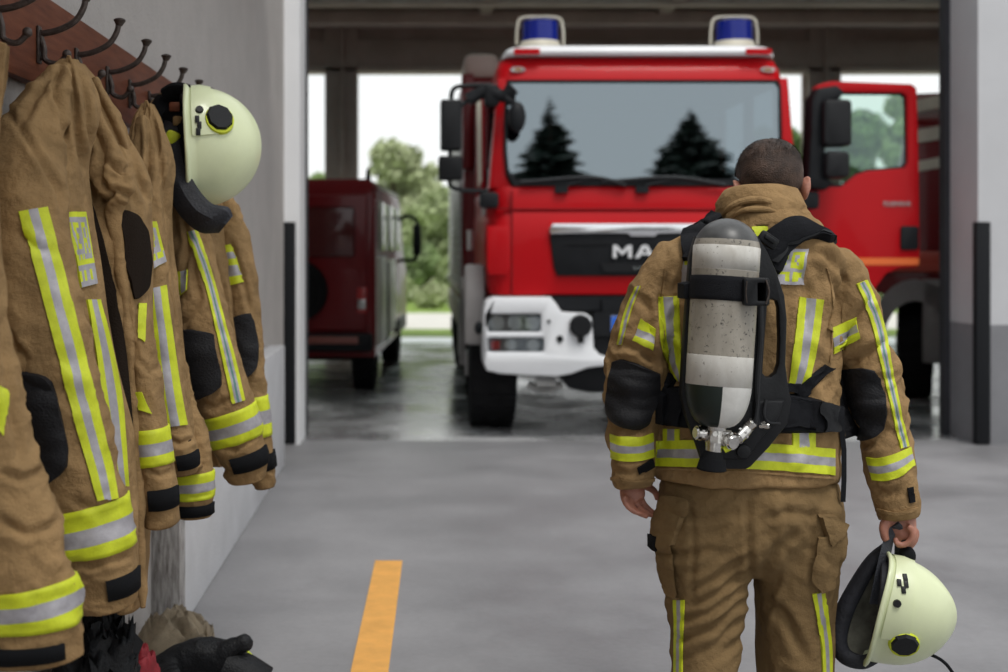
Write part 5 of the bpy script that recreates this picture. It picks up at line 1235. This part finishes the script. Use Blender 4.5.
# ---- boots (below the frame, on the ground)
for (px, d, lift) in ((707, 3.34, 0), (793, 3.46, 0)):
    c = Vector((W(px, 780, d).x, d, 0))
    v, f, n_ = remesh(*merge(ell_shell(c + Vector((0, .085, .055)), (.052, .125, .05)), ell_shell(c + Vector((0, -.03, .055)), (.046, .06, .055)), pipe_shell([c + Vector((0, -.01, .06)), c + Vector((0, -.012, .22))], (.052, .066), 20)), .007, 5)
    v = [Vector((p.x, p.y, max(p.z, .012))) for p in v]
    b = link('boot', v, f, M['blackcloth'], person)
    bm = bmesh.new(); b_loft(bm, [[c + Vector((.055 * math.cos(a) * (1 if math.sin(a) > -.2 else .9), .03 + .145 * math.sin(a), z)) for a in [2 * PI * k / 28 for k in range(28)]] for z in (.0, .024)]); from_bm('sole', bm, M['rubber'], b)

# ================================================================== BREATHING APPARATUS on the back
ba = empty('breathing_apparatus', W(740, 430, 3.22), 'breathing apparatus with scuffed white cylinder strapped to the firefighter\'s back', 'breathing apparatus')
def B(name, bm, m, parent=ba, label=None, smooth=True, angle=35): return from_bm(name, bm, m, parent, None, smooth, label, angle)
bm = bmesh.new()
plate(bm, [(696, 236), (758, 236), (768, 252), (777, 272), (785, 296), (787.5, 320), (786, 365), (789, 388), (792, 402), (788, 424), (770, 447), (751, 467), (746, 469.5), (709, 469.5), (704, 466), (697, 445), (686, 417), (681, 394), (684, 340), (690, 258)], 3.205, .028,
      [[(768, 302), (772, 299), (777, 301), (779, 308), (780, 340), (779, 364), (776, 373), (771, 377), (766, 377), (763, 373), (765, 340)]], bevel=.006)
bp_ = B('back_plate', bm, M['plastic'], label='black moulded back plate')
bm = bmesh.new(); plate(bm, [(706, 400), (786, 400), (780, 420), (762, 440), (748, 460), (710, 460)], 3.188, .03, bevel=.01); plate(bm, ell(744, 452, 7, 7), 3.178, .02, bevel=.003); B('lower_cradle', bm, M['plastic'])
# cylinder
ca, cb = W(728.5, 218.5, 3.125), W(716, 427, 3.10); ax = (cb - ca); Lc = ax.length; ax.normalize()
sx_ = ax.cross(Vector((0, 1, 0))).normalized(); sx_ = sx_ if sx_.x > 0 else -sx_; sy_ = sx_.cross(ax).normalized()
if sy_.y > 0: sy_ = -sy_
Rc = 33.0 * 3.12 / F
def vrow(y): return (y - 218.5) / (427 - 218.5) * Lc
prof = []
h1 = vrow(252); h2 = vrow(383); nk = .018
for i in range(15):
    a = PI / 2 * i / 14; prof.append((h1 * (1 - math.cos(a)), max(.0006, Rc * math.sin(a))))
for y in (256, 262, 271, 278, 290, 302, 320, 340, 356, 372, 383): prof.append((vrow(y), Rc * (1 - .02 * (y - 252) / 130)))
rb = prof[-1][1]
for i in range(1, 15):
    a = PI / 2 * i / 14; prof.append((h2 + (Lc - h2) * math.sin(a), nk + (rb - nk) * math.cos(a) ** .85))
def lathe(prof, nseg, bm=None, matf=None, base=ca):
    V = []; Fc = []; fm = []
    for h, r in prof:
        for k in range(nseg):
            a = 2 * PI * k / nseg; V.append(base + ax * h + (sx_ * math.cos(a) + sy_ * math.sin(a)) * r)
    for i in range(len(prof) - 1):
        for k in range(nseg):
            Fc.append((i * nseg + k, (i + 1) * nseg + k, (i + 1) * nseg + (k + 1) % nseg, i * nseg + (k + 1) % nseg)); fm.append(matf((prof[i][0] + prof[i + 1][0]) / 2, (k + .5) / nseg) if matf else 0)
    Fc.append(tuple(range(nseg))); fm.append(fm[0]); Fc.append(tuple(range((len(prof) - 1) * nseg, len(prof) * nseg))[::-1]); fm.append(fm[-1])
    return V, Fc, fm
def cm_(h, a):
    y = 218.5 + h / Lc * (427 - 218.5)
    if y < 241: return 2
    if y < 247: return 0
    if y < 271: return 1
    if y < 356: return 0
    if y < 385: return 1
    return 3 if (.27 < a < .77) else 4
V, Fc, fm = lathe(prof, 64, matf=cm_)
cyl = link('air_cylinder', V, Fc, [M['cyl_grey'], M['cyl_white'], M['cyl_dark'], M['cyl_green'], M['cyl_scuff']], ba, fm, label='scuffed white and grey air cylinder')
for y0, y1 in ((247, 271), (356, 386)):
    q = [(vrow(y0), Rc * .985), (vrow(y0) + .001, Rc * 1.004 - .02 * Rc * max(0, y0 - 252) / 130), (vrow(y1) - .001, Rc * 1.004 - .02 * Rc * (y1 - 252) / 130), (vrow(y1), Rc * .96)]
    V, Fc, fm = lathe(q, 64); link('cylinder_band', V, Fc, M['cyl_white'], cyl, label='white band round the cylinder')
q = [(vrow(277), Rc * .97), (vrow(278), Rc * 1.035), (vrow(283), Rc * 1.045), (vrow(297), Rc * 1.045), (vrow(301), Rc * 1.03), (vrow(302), Rc * .97)]
V, Fc, fm = lathe(q, 64); st = link('cylinder_strap', V, Fc, M['web'], ba, label='black strap round the cylinder')
bm = bmesh.new(); plate(bm, rrect(744, 278, 770, 306, 3, 4), 3.022, .09, [rrect(758, 283, 766, 301, 1, 2)], bevel=.004); from_bm('buckle', bm, M['plastic'], st)
bm = bmesh.new(); b_pipe(bm, [W(766, 280, 3.02), W(769, 292, 3.02), W(766, 304, 3.02)], .0022, 6); b_pipe(bm, [W(747, 281, 3.02), W(746, 292, 3.02), W(747, 303, 3.02)], .0015, 6); from_bm('buckle_bar', bm, M['iron'], st)
bm = bmesh.new(); plate(bm, [(684, 284), (693, 282), (692, 300), (684, 299)], 3.13, .08, bevel=.004); from_bm('strap_loop', bm, M['web'], st)
# valve, gauges, hand wheel
N_ = W(716, 427, 3.10)
bm = bmesh.new(); b_cyl(bm, W(716.2, 423, 3.10), W(715.8, 430, 3.10), .025, .023, 24); b_cyl(bm, W(715.8, 429, 3.10), W(715, 437, 3.098), .020, .020, 24); b_cyl(bm, W(715, 436, 3.098), W(714.5, 443, 3.096), .0235, .0235, 8); b_cyl(bm, W(714.5, 442, 3.096), W(713.5, 453, 3.094), .021, .019, 20); b_cyl(bm, W(715.2, 434, 3.075), W(715.2, 434.2, 3.085), .006, .006, 12)
va = B('valve', bm, M['steel'], label='polished steel cylinder valve')
bm = bmesh.new(); b_cyl(bm, W(713.4, 451, 3.094), W(712.6, 458, 3.094), .020, .027, 12); b_cyl(bm, W(712.6, 458, 3.094), W(711.5, 469, 3.094), .030, .036, 12); b_cyl(bm, W(711.5, 469, 3.094), W(711.4, 470.5, 3.094), .036, .031, 12); from_bm('hand_wheel', bm, M['tab'], va)
def gauge(px, py, d, r, ln, dirv, nm='gauge'):
    bm = bmesh.new(); c = W(px, py, d); dv = Vector(dirv).normalized()
    b_cyl(bm, c - dv * ln / 2, c + dv * ln / 2, r, r, 20); b_cyl(bm, c + dv * ln / 2, c + dv * (ln / 2 + .004), r * .9, r * .75, 20); b_cyl(bm, c - dv * ln * .8, c - dv * ln * .4, r * .6, r * .6, 12); b_cyl(bm, c - dv * .003, c + dv * .003, r * 1.12, r * 1.12, 6)
    return from_bm(nm, bm, M['steel'], va)
gauge(700.5, 433, 3.10, .0165, .022, (-1, -.3, .1)); gauge(730, 441, 3.09, .0185, .024, (.4, -1, -.2)); gauge(724, 434, 3.10, .012, .03, (1, 0, -.2)); gauge(742, 434, 3.165, .0155, .036, (-.7, -.5, -.5)); gauge(748.5, 426, 3.175, .014, .03, (.7, -.4, .7)); gauge(764, 425.5, 3.188, .009, .02, (1, -.5, 0), 'hose_connector')
bm = bmesh.new(); b_cyl(bm, W(724, 450, 3.088), W(730, 447, 3.086), .008, .008, 12); from_bm('yellow_seal', bm, M['yellow'], va)
bm = bmesh.new(); b_pipe(bm, [W(760, 306, 3.19), W(760, 340, 3.185), W(757, 380, 3.18), (W(757, 424, 3.18))], .0085, 10); b_pipe(bm, [W(746, 428, 3.17), W(754, 424, 3.165), W(757, 410, 3.17), W(758, 385, 3.18)], .0055, 8); b_pipe(bm, [W(766, 400, 3.185), W(764, 414, 3.175), W(768, 422, 3.18), W(780, 424, 3.19)], .004, 8); B('air_hose', bm, M['plastic'])
# harness
WB = [M['web'], M['plastic']]
sh = decal('shoulder_strap', JT, [(754, 262), (758, 244), (768, 229), (785, 221), (808, 224), (838, 243)], [(779, 276), (785, 261), (795, 249), (804, 242), (815, 239), (829, 243)], WB, ba, ((1, 0),), .006, .018, 30, across=10, smooth_d=14)
decal('strap_edge', JT, [(772, 262), (780, 248), (793, 238), (812, 232), (830, 240)], [(775, 264), (782, 250.5), (794, 240.5), (812, 234.5), (829, 242)], WB, sh, ((1, 1),), .024, .003, 30, smooth_d=8)
bm = bmesh.new(); b_box(bm, W(768, 240, 3.235), (.05, .02, .03), .006, Matrix.Rotation(.6, 3, 'Y')); b_box(bm, W(770, 239, 3.222), (.03, .012, .012), .003, Matrix.Rotation(.6, 3, 'Y')); from_bm('strap_buckle', bm, M['plastic'], sh)
decal('shoulder_strap', JT, [(683, 262), (682, 244), (687, 230), (698, 221), (714, 214)], [(700, 262), (702, 246), (706, 236), (714, 228), (726, 222)], WB, ba, ((1, 0),), .004, .018, 30, across=10, smooth_d=3)
be_ = decal('waist_belt', JT, [(655, 394), (672, 386), (700, 388), (745, 390), (790, 393), (815, 398), (837, 406)], [(655, 424), (672, 427), (700, 430), (745, 434), (790, 434), (815, 434), (839, 431)], WB, ba, ((1, 0),), .006, .018, 40, across=10, smooth_d=8)
decal('belt_pad', JT, [(768, 397), (795, 399), (814, 402)], [(768, 427), (795, 429), (814, 429)], WB, be_, ((1, 0),), .024, .010, 20, across=8, smooth_d=2); decal('belt_buckle', JT, [(819, 402), (830, 405)], [(819, 431), (831, 430)], WB, be_, ((1, 1),), .024, .008, 10, across=6)
decal('belt_pad', JT, [(660, 396), (672, 391), (684, 392)], [(661, 420), (672, 423), (684, 424)], WB, be_, ((1, 0),), .024, .010, 16, across=8, smooth_d=2)
bm = bmesh.new(); rr_ = []
for k in range(25):
    a = PI * (k / 24); c = W(746, 412, 3.42); e = Vector((math.cos(a) * 95 * 3.42 / F, abs(math.sin(a)) ** .85 * .172, 0)); o2 = e.normalized() * .012
    rr_.append([c + e + Vector((0, 0, .045)), c + e + o2 + Vector((0, 0, .045)), c + e + o2 + Vector((0, 0, -.045)), c + e + Vector((0, 0, -.045))])
b_loft(bm, rr_); from_bm('belt_front', bm, M['web'], be_)
decal('side_strap', JT, [(825, 364), (808, 377), (793, 391)], [(833, 369), (816, 386), (800, 401)], WB, ba, ((1, 0),), .006, .006, 20, smooth_d=2); decal('side_strap', JT, [(778, 383), (800, 383)], [(778, 391), (800, 392)], WB, ba, ((1, 0),), .010, .006, 10)
decal('side_strap', JT, [(668, 372), (663, 386), (657, 400)], [(678, 378), (672, 390), (664, 402)], WB, ba, ((1, 0),), .006, .006, 16, smooth_d=2)
bm = bmesh.new(); b_loft(bm, [[W(x + dx, y, 3.33 + dy) for dx, dy in ((-2.6, 0), (2.6, .002), (2.6, .006), (-2.6, .004))] for x, y in ((841, 422), (844, 450), (844, 480), (843, 502))]); B('hanging_strap_end', bm, M['web'])

# ================================================================== HELMETS
def helmet(loc, R, sc, label, disc, hanging):
    """local axes: x right, y front, z crown"""
    root = empty('firefighter_helmet', loc, label, 'helmet')
    def L(x, y, z): return Vector(loc) + R @ Vector((x * sc, y * sc, z * sc))
    a, b, c = .112, .140, .150; n, k = 26, 64
    def edge(th): return -.012 - .020 * (.5 - .5 * math.sin(th)) + .012 * max(0, math.sin(th)) ** 3
    def pt(th, f, off=0.0):
        z0 = edge(th); ph = f * PI / 2
        x, y, z = (a + off) * math.sin(ph) * math.cos(th), (b + off) * math.sin(ph) * math.sin(th), (c + off) * math.cos(ph)
        if f > .86: z = z - (f - .86) / .14 * (-z0 + 0) * 1.0
        y2 = y * (1.05 if y < 0 else 1); ridge = .006 * math.exp(-(x / .022) ** 2) * (1 - f ** 4)
        return x, y2, z + ridge
    V = []; Fc = []
    for i in range(n + 1):
        for j in range(k): V.append(L(*pt(2 * PI * j / k, max(.02, i / n))))
    for i in range(n):
        for j in range(k): Fc.append((i * k + j, (i + 1) * k + j, (i + 1) * k + (j + 1) % k, i * k + (j + 1) % k))
    Fc.append(tuple(range(k))[::-1])
    last = n * k
    for (o, dz) in ((.006, -.003), (.010, -.008), (.008, -.013), (.0, -.013), (-.006, -.008), (-.009, .01)):      # rolled rim
        bb = len(V)
        for j in range(k):
            th = 2 * PI * j / k; x, y, z = pt(th, 1.0); r = math.hypot(x, y); g = 1 + o / r * (1.5 if math.sin(th) < 0 else 1.0); V.append(L(x * g, y * g, z + dz))
        for j in range(k): Fc.append((last + j, bb + j, bb + (j + 1) % k, last + (j + 1) % k))
        last = bb
    shell = link('shell', V, Fc, M['cream_helmet'], root, label='glossy cream shell')
    # dark inner shell and liner cage
    V = []; Fc = []
    for i in range(n + 1):
        for j in range(k):
            x, y, z = pt(2 * PI * j / k, max(.02, i / n), -.008); V.append(L(x, y, z))
    for i in range(n):
        for j in range(k): Fc.append((i * k + j, i * k + (j + 1) % k, (i + 1) * k + (j + 1) % k, (i + 1) * k + j))
    Fc.append(tuple(range(k))); link('inner_shell', V, Fc, mat('olive_lining' + label[:3], (.045, .045, .026), .8, var=.4, vscale=20), root)
    bm = bmesh.new()
    b_pipe(bm, [L(.088 * math.cos(t), .112 * math.sin(t), -.012) for t in [2 * PI * i / 24 for i in range(25)]], .011 * sc, 10, 72, flat=1.6); li = from_bm('head_band', bm, M['navy'], root)
    for t in (.4, 1.3, 2.2, 3.2, 4.1, 5.2):
        bm = bmesh.new(); b_sphere(bm, L(.080 * math.cos(t), .10 * math.sin(t), .02), (.026 * sc, .026 * sc, .034 * sc), R); from_bm('liner_pad', bm, mat('liner_pad_%s%.1f' % (label[:2], t), (.13, .12, .06), .85), li)
    # brow plate with rivets
    bm = bmesh.new(); g = []
    for q in range(25):
        th = math.radians(10 + 165 * q / 24); row = []
        for f, o in ((.985, .004), (.90, .006), (.80, .004), (.80, -.004), (.985, -.004)):
            x, y, z = pt(th, f, o); row.append(L(x, y, z))
        g.append(row)
    b_loft(bm, g); br_ = from_bm('brow_plate', bm, M['cream_helmet'], root)
    for th in (math.radians(150 if hanging else 136), math.radians(40)):
        x, y, z = pt(th, .93, .006); p = L(x, y, z); nn = (R @ Vector((x / a ** 2, y / b ** 2, z / c ** 2))).normalized()
        bm = bmesh.new(); b_cyl(bm, p - nn * .002, p + nn * .005 * sc, .010 * sc, .008 * sc, 14); 
        from_bm('rivet', bm, M['plastic'], br_)
    # front emblem: dark bars
    for dth, f0, f1 in (((-6, .93, .97), (0, .92, .96), (6, .93, .97)) if hanging else ((-12, .87, .93), (-4, .86, .91), (-4, .93, .955), (3, .87, .93))):
        th = math.radians((166 if hanging else 118) + dth); x, y, z = pt(th, (f0 + f1) / 2, .007); p = L(x, y, z); nn = (R @ Vector((x / a ** 2, y / b ** 2, z / c ** 2))).normalized()
        bm = bmesh.new(); rot = nn.to_track_quat('Z', 'Y').to_matrix(); b_box(bm, p, (.010 * sc, .017 * sc, .004 * sc), .001, rot); from_bm('emblem_bar', bm, M['plastic'], br_)
    # side discs
    for s in (-1, 1):
        dy, dz = disc; x = a * math.sqrt(max(0, 1 - (dy / b) ** 2 - (dz / c) ** 2)); p = L(s * x, dy, dz); nn = (R @ Vector((s * x / a ** 2, dy / b ** 2, dz / c ** 2))).normalized()
        bm = bmesh.new(); b_cyl(bm, p - nn * .004, p + nn * .006 * sc, .036 * sc, .034 * sc, 28); dk = from_bm('side_disc', bm, M['yellow'], root, label='yellow ring')
        bm = bmesh.new(); q0 = p + R @ Vector((0, .004 * sc, 0)); b_cyl(bm, q0 + nn * .004 * sc, q0 + nn * .012 * sc, .0335 * sc, .0290 * sc, 9); from_bm('disc_cap', bm, M['plastic'], dk, label='black knob')
    return root, L, pt
# helmet on the wall: front up, crown to the right
Rw = Matrix((( 0, 1, 0), (0, 0, 1), (1, 0, 0))).transposed()          # columns: x->+Y, y->+Z, z->+X
Rw = Matrix.Rotation(math.radians(-7), 3, 'Y') @ Matrix.Rotation(math.radians(14), 3, 'Z') @ Rw
hw = W(196, 146, 4.02)
r1, L1, p1 = helmet(hw, Rw, 1.30, 'cream helmet hanging by the wall from the hook board over the last jacket', (.045, .052), True)
Lg = catmull([(157, 112, 4.10), (156, 145, 4.02), (162, 180, 3.93), (178, 213, 3.88), (199, 232, 3.88), (219, 233, 3.90)], 30)
Rg = catmull([(178, 118, 4.02), (184, 150, 3.96), (192, 178, 3.90), (210, 202, 3.87), (228, 207, 3.87), (233, 216, 3.89)], 30); bm = bmesh.new(); rows = []
for l, r in zip(Lg, Rg):
    row = []
    for t, dd in ((0, .0), (.12, -.020), (.5, -.032), (.88, -.018), (1, 0), (.88, .018), (.5, .010), (.12, .018)):
        row.append(W(l[0] + (r[0] - l[0]) * t, l[1] + (r[1] - l[1]) * t, l[2] + (r[2] - l[2]) * t + dd))
    rows.append(row)
b_loft(bm, rows); from_bm('neck_guard', bm, M['navy'], r1, label='dark navy neck guard')
bm = bmesh.new(); b_pipe(bm, [W(168, 97, 4.06), W(178, 92, 4.04), W(190, 94, 4.02), W(196, 104, 4.0)], .022, 10, flat=1.6); b_pipe(bm, [W(160, 108, 4.08), W(157, 128, 4.06), W(166, 150, 4.04), W(178, 172, 4.02)], .018, 10, flat=2)
b_pipe(bm, [W(166, 100, 4.10), W(160, 112, 4.08), W(163, 128, 4.06)], .030, 10, flat=1.5); b_pipe(bm, [W(172, 112, 4.05), W(182, 130, 4.03), W(184, 152, 4.02)], .034, 10, flat=1.6); cs = from_bm('chin_strap', bm, M['tab'], r1, label='black chin strap and harness')
bm = bmesh.new(); b_box(bm, W(172, 139, 3.98), (.045, .03, .05), .012, Matrix.Rotation(.4, 3, 'Y')); from_bm('yellow_buckle', bm, M['yellow'], cs)
bm = bmesh.new(); b_box(bm, W(175, 107, 4.0), (.035, .02, .03), .006); from_bm('brown_tab', bm, M['boardwood'], cs); bm = bmesh.new(); b_box(bm, W(178, 121, 4.0), (.03, .02, .03), .006); from_bm('tan_tab', bm, M['khaki'], cs)
# helmet in the right hand
zl = Vector((.93, -.30, -.10)).normalized(); yl = Vector((.0, -.5, .85)); yl = (yl - zl * yl.dot(zl)).normalized(); xl = yl.cross(zl)
Rh = Matrix((xl, yl, zl)).transposed(); hh = W(888, 609, 3.36)
r2, L2, p2 = helmet(hh, Rh, 1.06, 'cream helmet carried by its strap in the person\'s right hand', (.0, .038), False)
bm = bmesh.new()
b_pipe(bm, [W(886, 548, 3.37), W(872, 562, 3.39), W(856, 588, 3.41), W(843, 615, 3.42), (W(838, 640, 3.42)), W(845, 656, 3.41), W(862, 662, 3.39), W(878, 656, 3.36)], .016, 12, 80, flat=1.25, taper=lambda f: .75 + .5 * math.sin(PI * f)); from_bm('neck_guard', bm, M['navy'], r2, label='dark neck guard')
bm = bmesh.new(); P0 = [(884, 546, 3.40), (864, 573, 3.43), (847, 612, 3.45), (843, 644, 3.44), (860, 662, 3.42)]; P1 = [(896, 560, 3.42), (888, 585, 3.44), (882, 615, 3.45), (880, 640, 3.44), (880, 655, 3.42)]
b_loft(bm, [[W(*x), W(*y), W(y[0], y[1], y[2] + .008), W(x[0], x[1], x[2] + .008)] for x, y in zip(catmull(P0, 20), catmull(P1, 20))]); from_bm('guard_lining', bm, mat('grey_olive_lining', (.17, .165, .13), .85, var=.4, vscale=16), r2)
bm = bmesh.new(); q = [(893, 524, 3.352), (889, 538, 3.345), (884, 560, 3.34), (879, 585, 3.34), (876, 604, 3.345)]
b_loft(bm, [[W(x - w_, y, d), W(x + w_, y + 1, d + .004), W(x + w_, y + 1, d + .009), W(x - w_, y, d + .006)] for (x, y, d), w_ in zip(catmull(q, 24), [4.6 + 2.2 * i / 23 for i in range(24)])]); b_pipe(bm, [W(893, 524, 3.355), W(900, 532, 3.36), W(902, 541, 3.365), W(902, 556, 3.37), W(905, 562, 3.37)], .010, 10, 30, flat=2.0)
cs = from_bm('chin_strap', bm, mat('grey_blue_webbing', (.035, .038, .048), .7, bump=.4, bscale=250), r2, label='grey webbing strap')
bm = bmesh.new(); b_sphere(bm, W(907, 556, 3.35), (.022, .02, .026)); from_bm('chin_cup', bm, M['tab'], cs)
bm = bmesh.new(); b_pipe(bm, [W(922, 652, 3.33), W(936, 657, 3.33), W(946, 664, 3.33), W(955, 676, 3.33)], .0042, 8); from_bm('trailing_cord', bm, M['web'], r2)
# ================================================================== LIGHT AND CAMERA
w = bpy.data.worlds.new('sky'); scene.world = w; w.use_nodes = True; nt = w.node_tree
bg = nt.nodes['Background']; tc = nt.nodes.new('ShaderNodeTexCoord'); sp = nt.nodes.new('ShaderNodeSeparateXYZ'); rp = nt.nodes.new('ShaderNodeValToRGB')
nt.links.new(tc.outputs['Generated'], sp.inputs[0]); nt.links.new(sp.outputs['Z'], rp.inputs['Fac']); nt.links.new(rp.outputs[0], bg.inputs['Color'])
rp.color_ramp.elements[0].position = .0; rp.color_ramp.elements[0].color = (.95, .97, .96, 1); rp.color_ramp.elements[1].position = .7; rp.color_ramp.elements[1].color = (.90, .94, .98, 1)
bg.inputs['Strength'].default_value = 1.1
sun = bpy.data.lights.new('daylight', 'SUN'); sun.energy = 1.9; sun.angle = math.radians(20); sun.color = (1, .97, .92)
so_ = bpy.data.objects.new('daylight', sun); COL.objects.link(so_); so_.rotation_euler = (math.radians(27), 0, math.radians(24))
cam = bpy.data.cameras.new('camera'); co = bpy.data.objects.new('camera', cam); COL.objects.link(co)
co.location = (0, 0, CH); co.rotation_euler = (PI / 2, 0, 0)
cam.sensor_fit = 'HORIZONTAL'; cam.sensor_width = 36; cam.lens = F / 1008 * 36
cam.shift_x = (504 - VX) / 1008; cam.shift_y = -(336 - VY) / 1008
cam.clip_start = .05; cam.clip_end = 400
cam.dof.use_dof = True; cam.dof.focus_distance = 3.35; cam.dof.aperture_fstop = 2.6; cam.dof.aperture_blades = 0
scene.camera = co
vs = scene.view_settings; vs.view_transform = 'Standard'; vs.look = 'None'; vs.gamma = 1; vs.exposure = 0; vs.use_curve_mapping = False
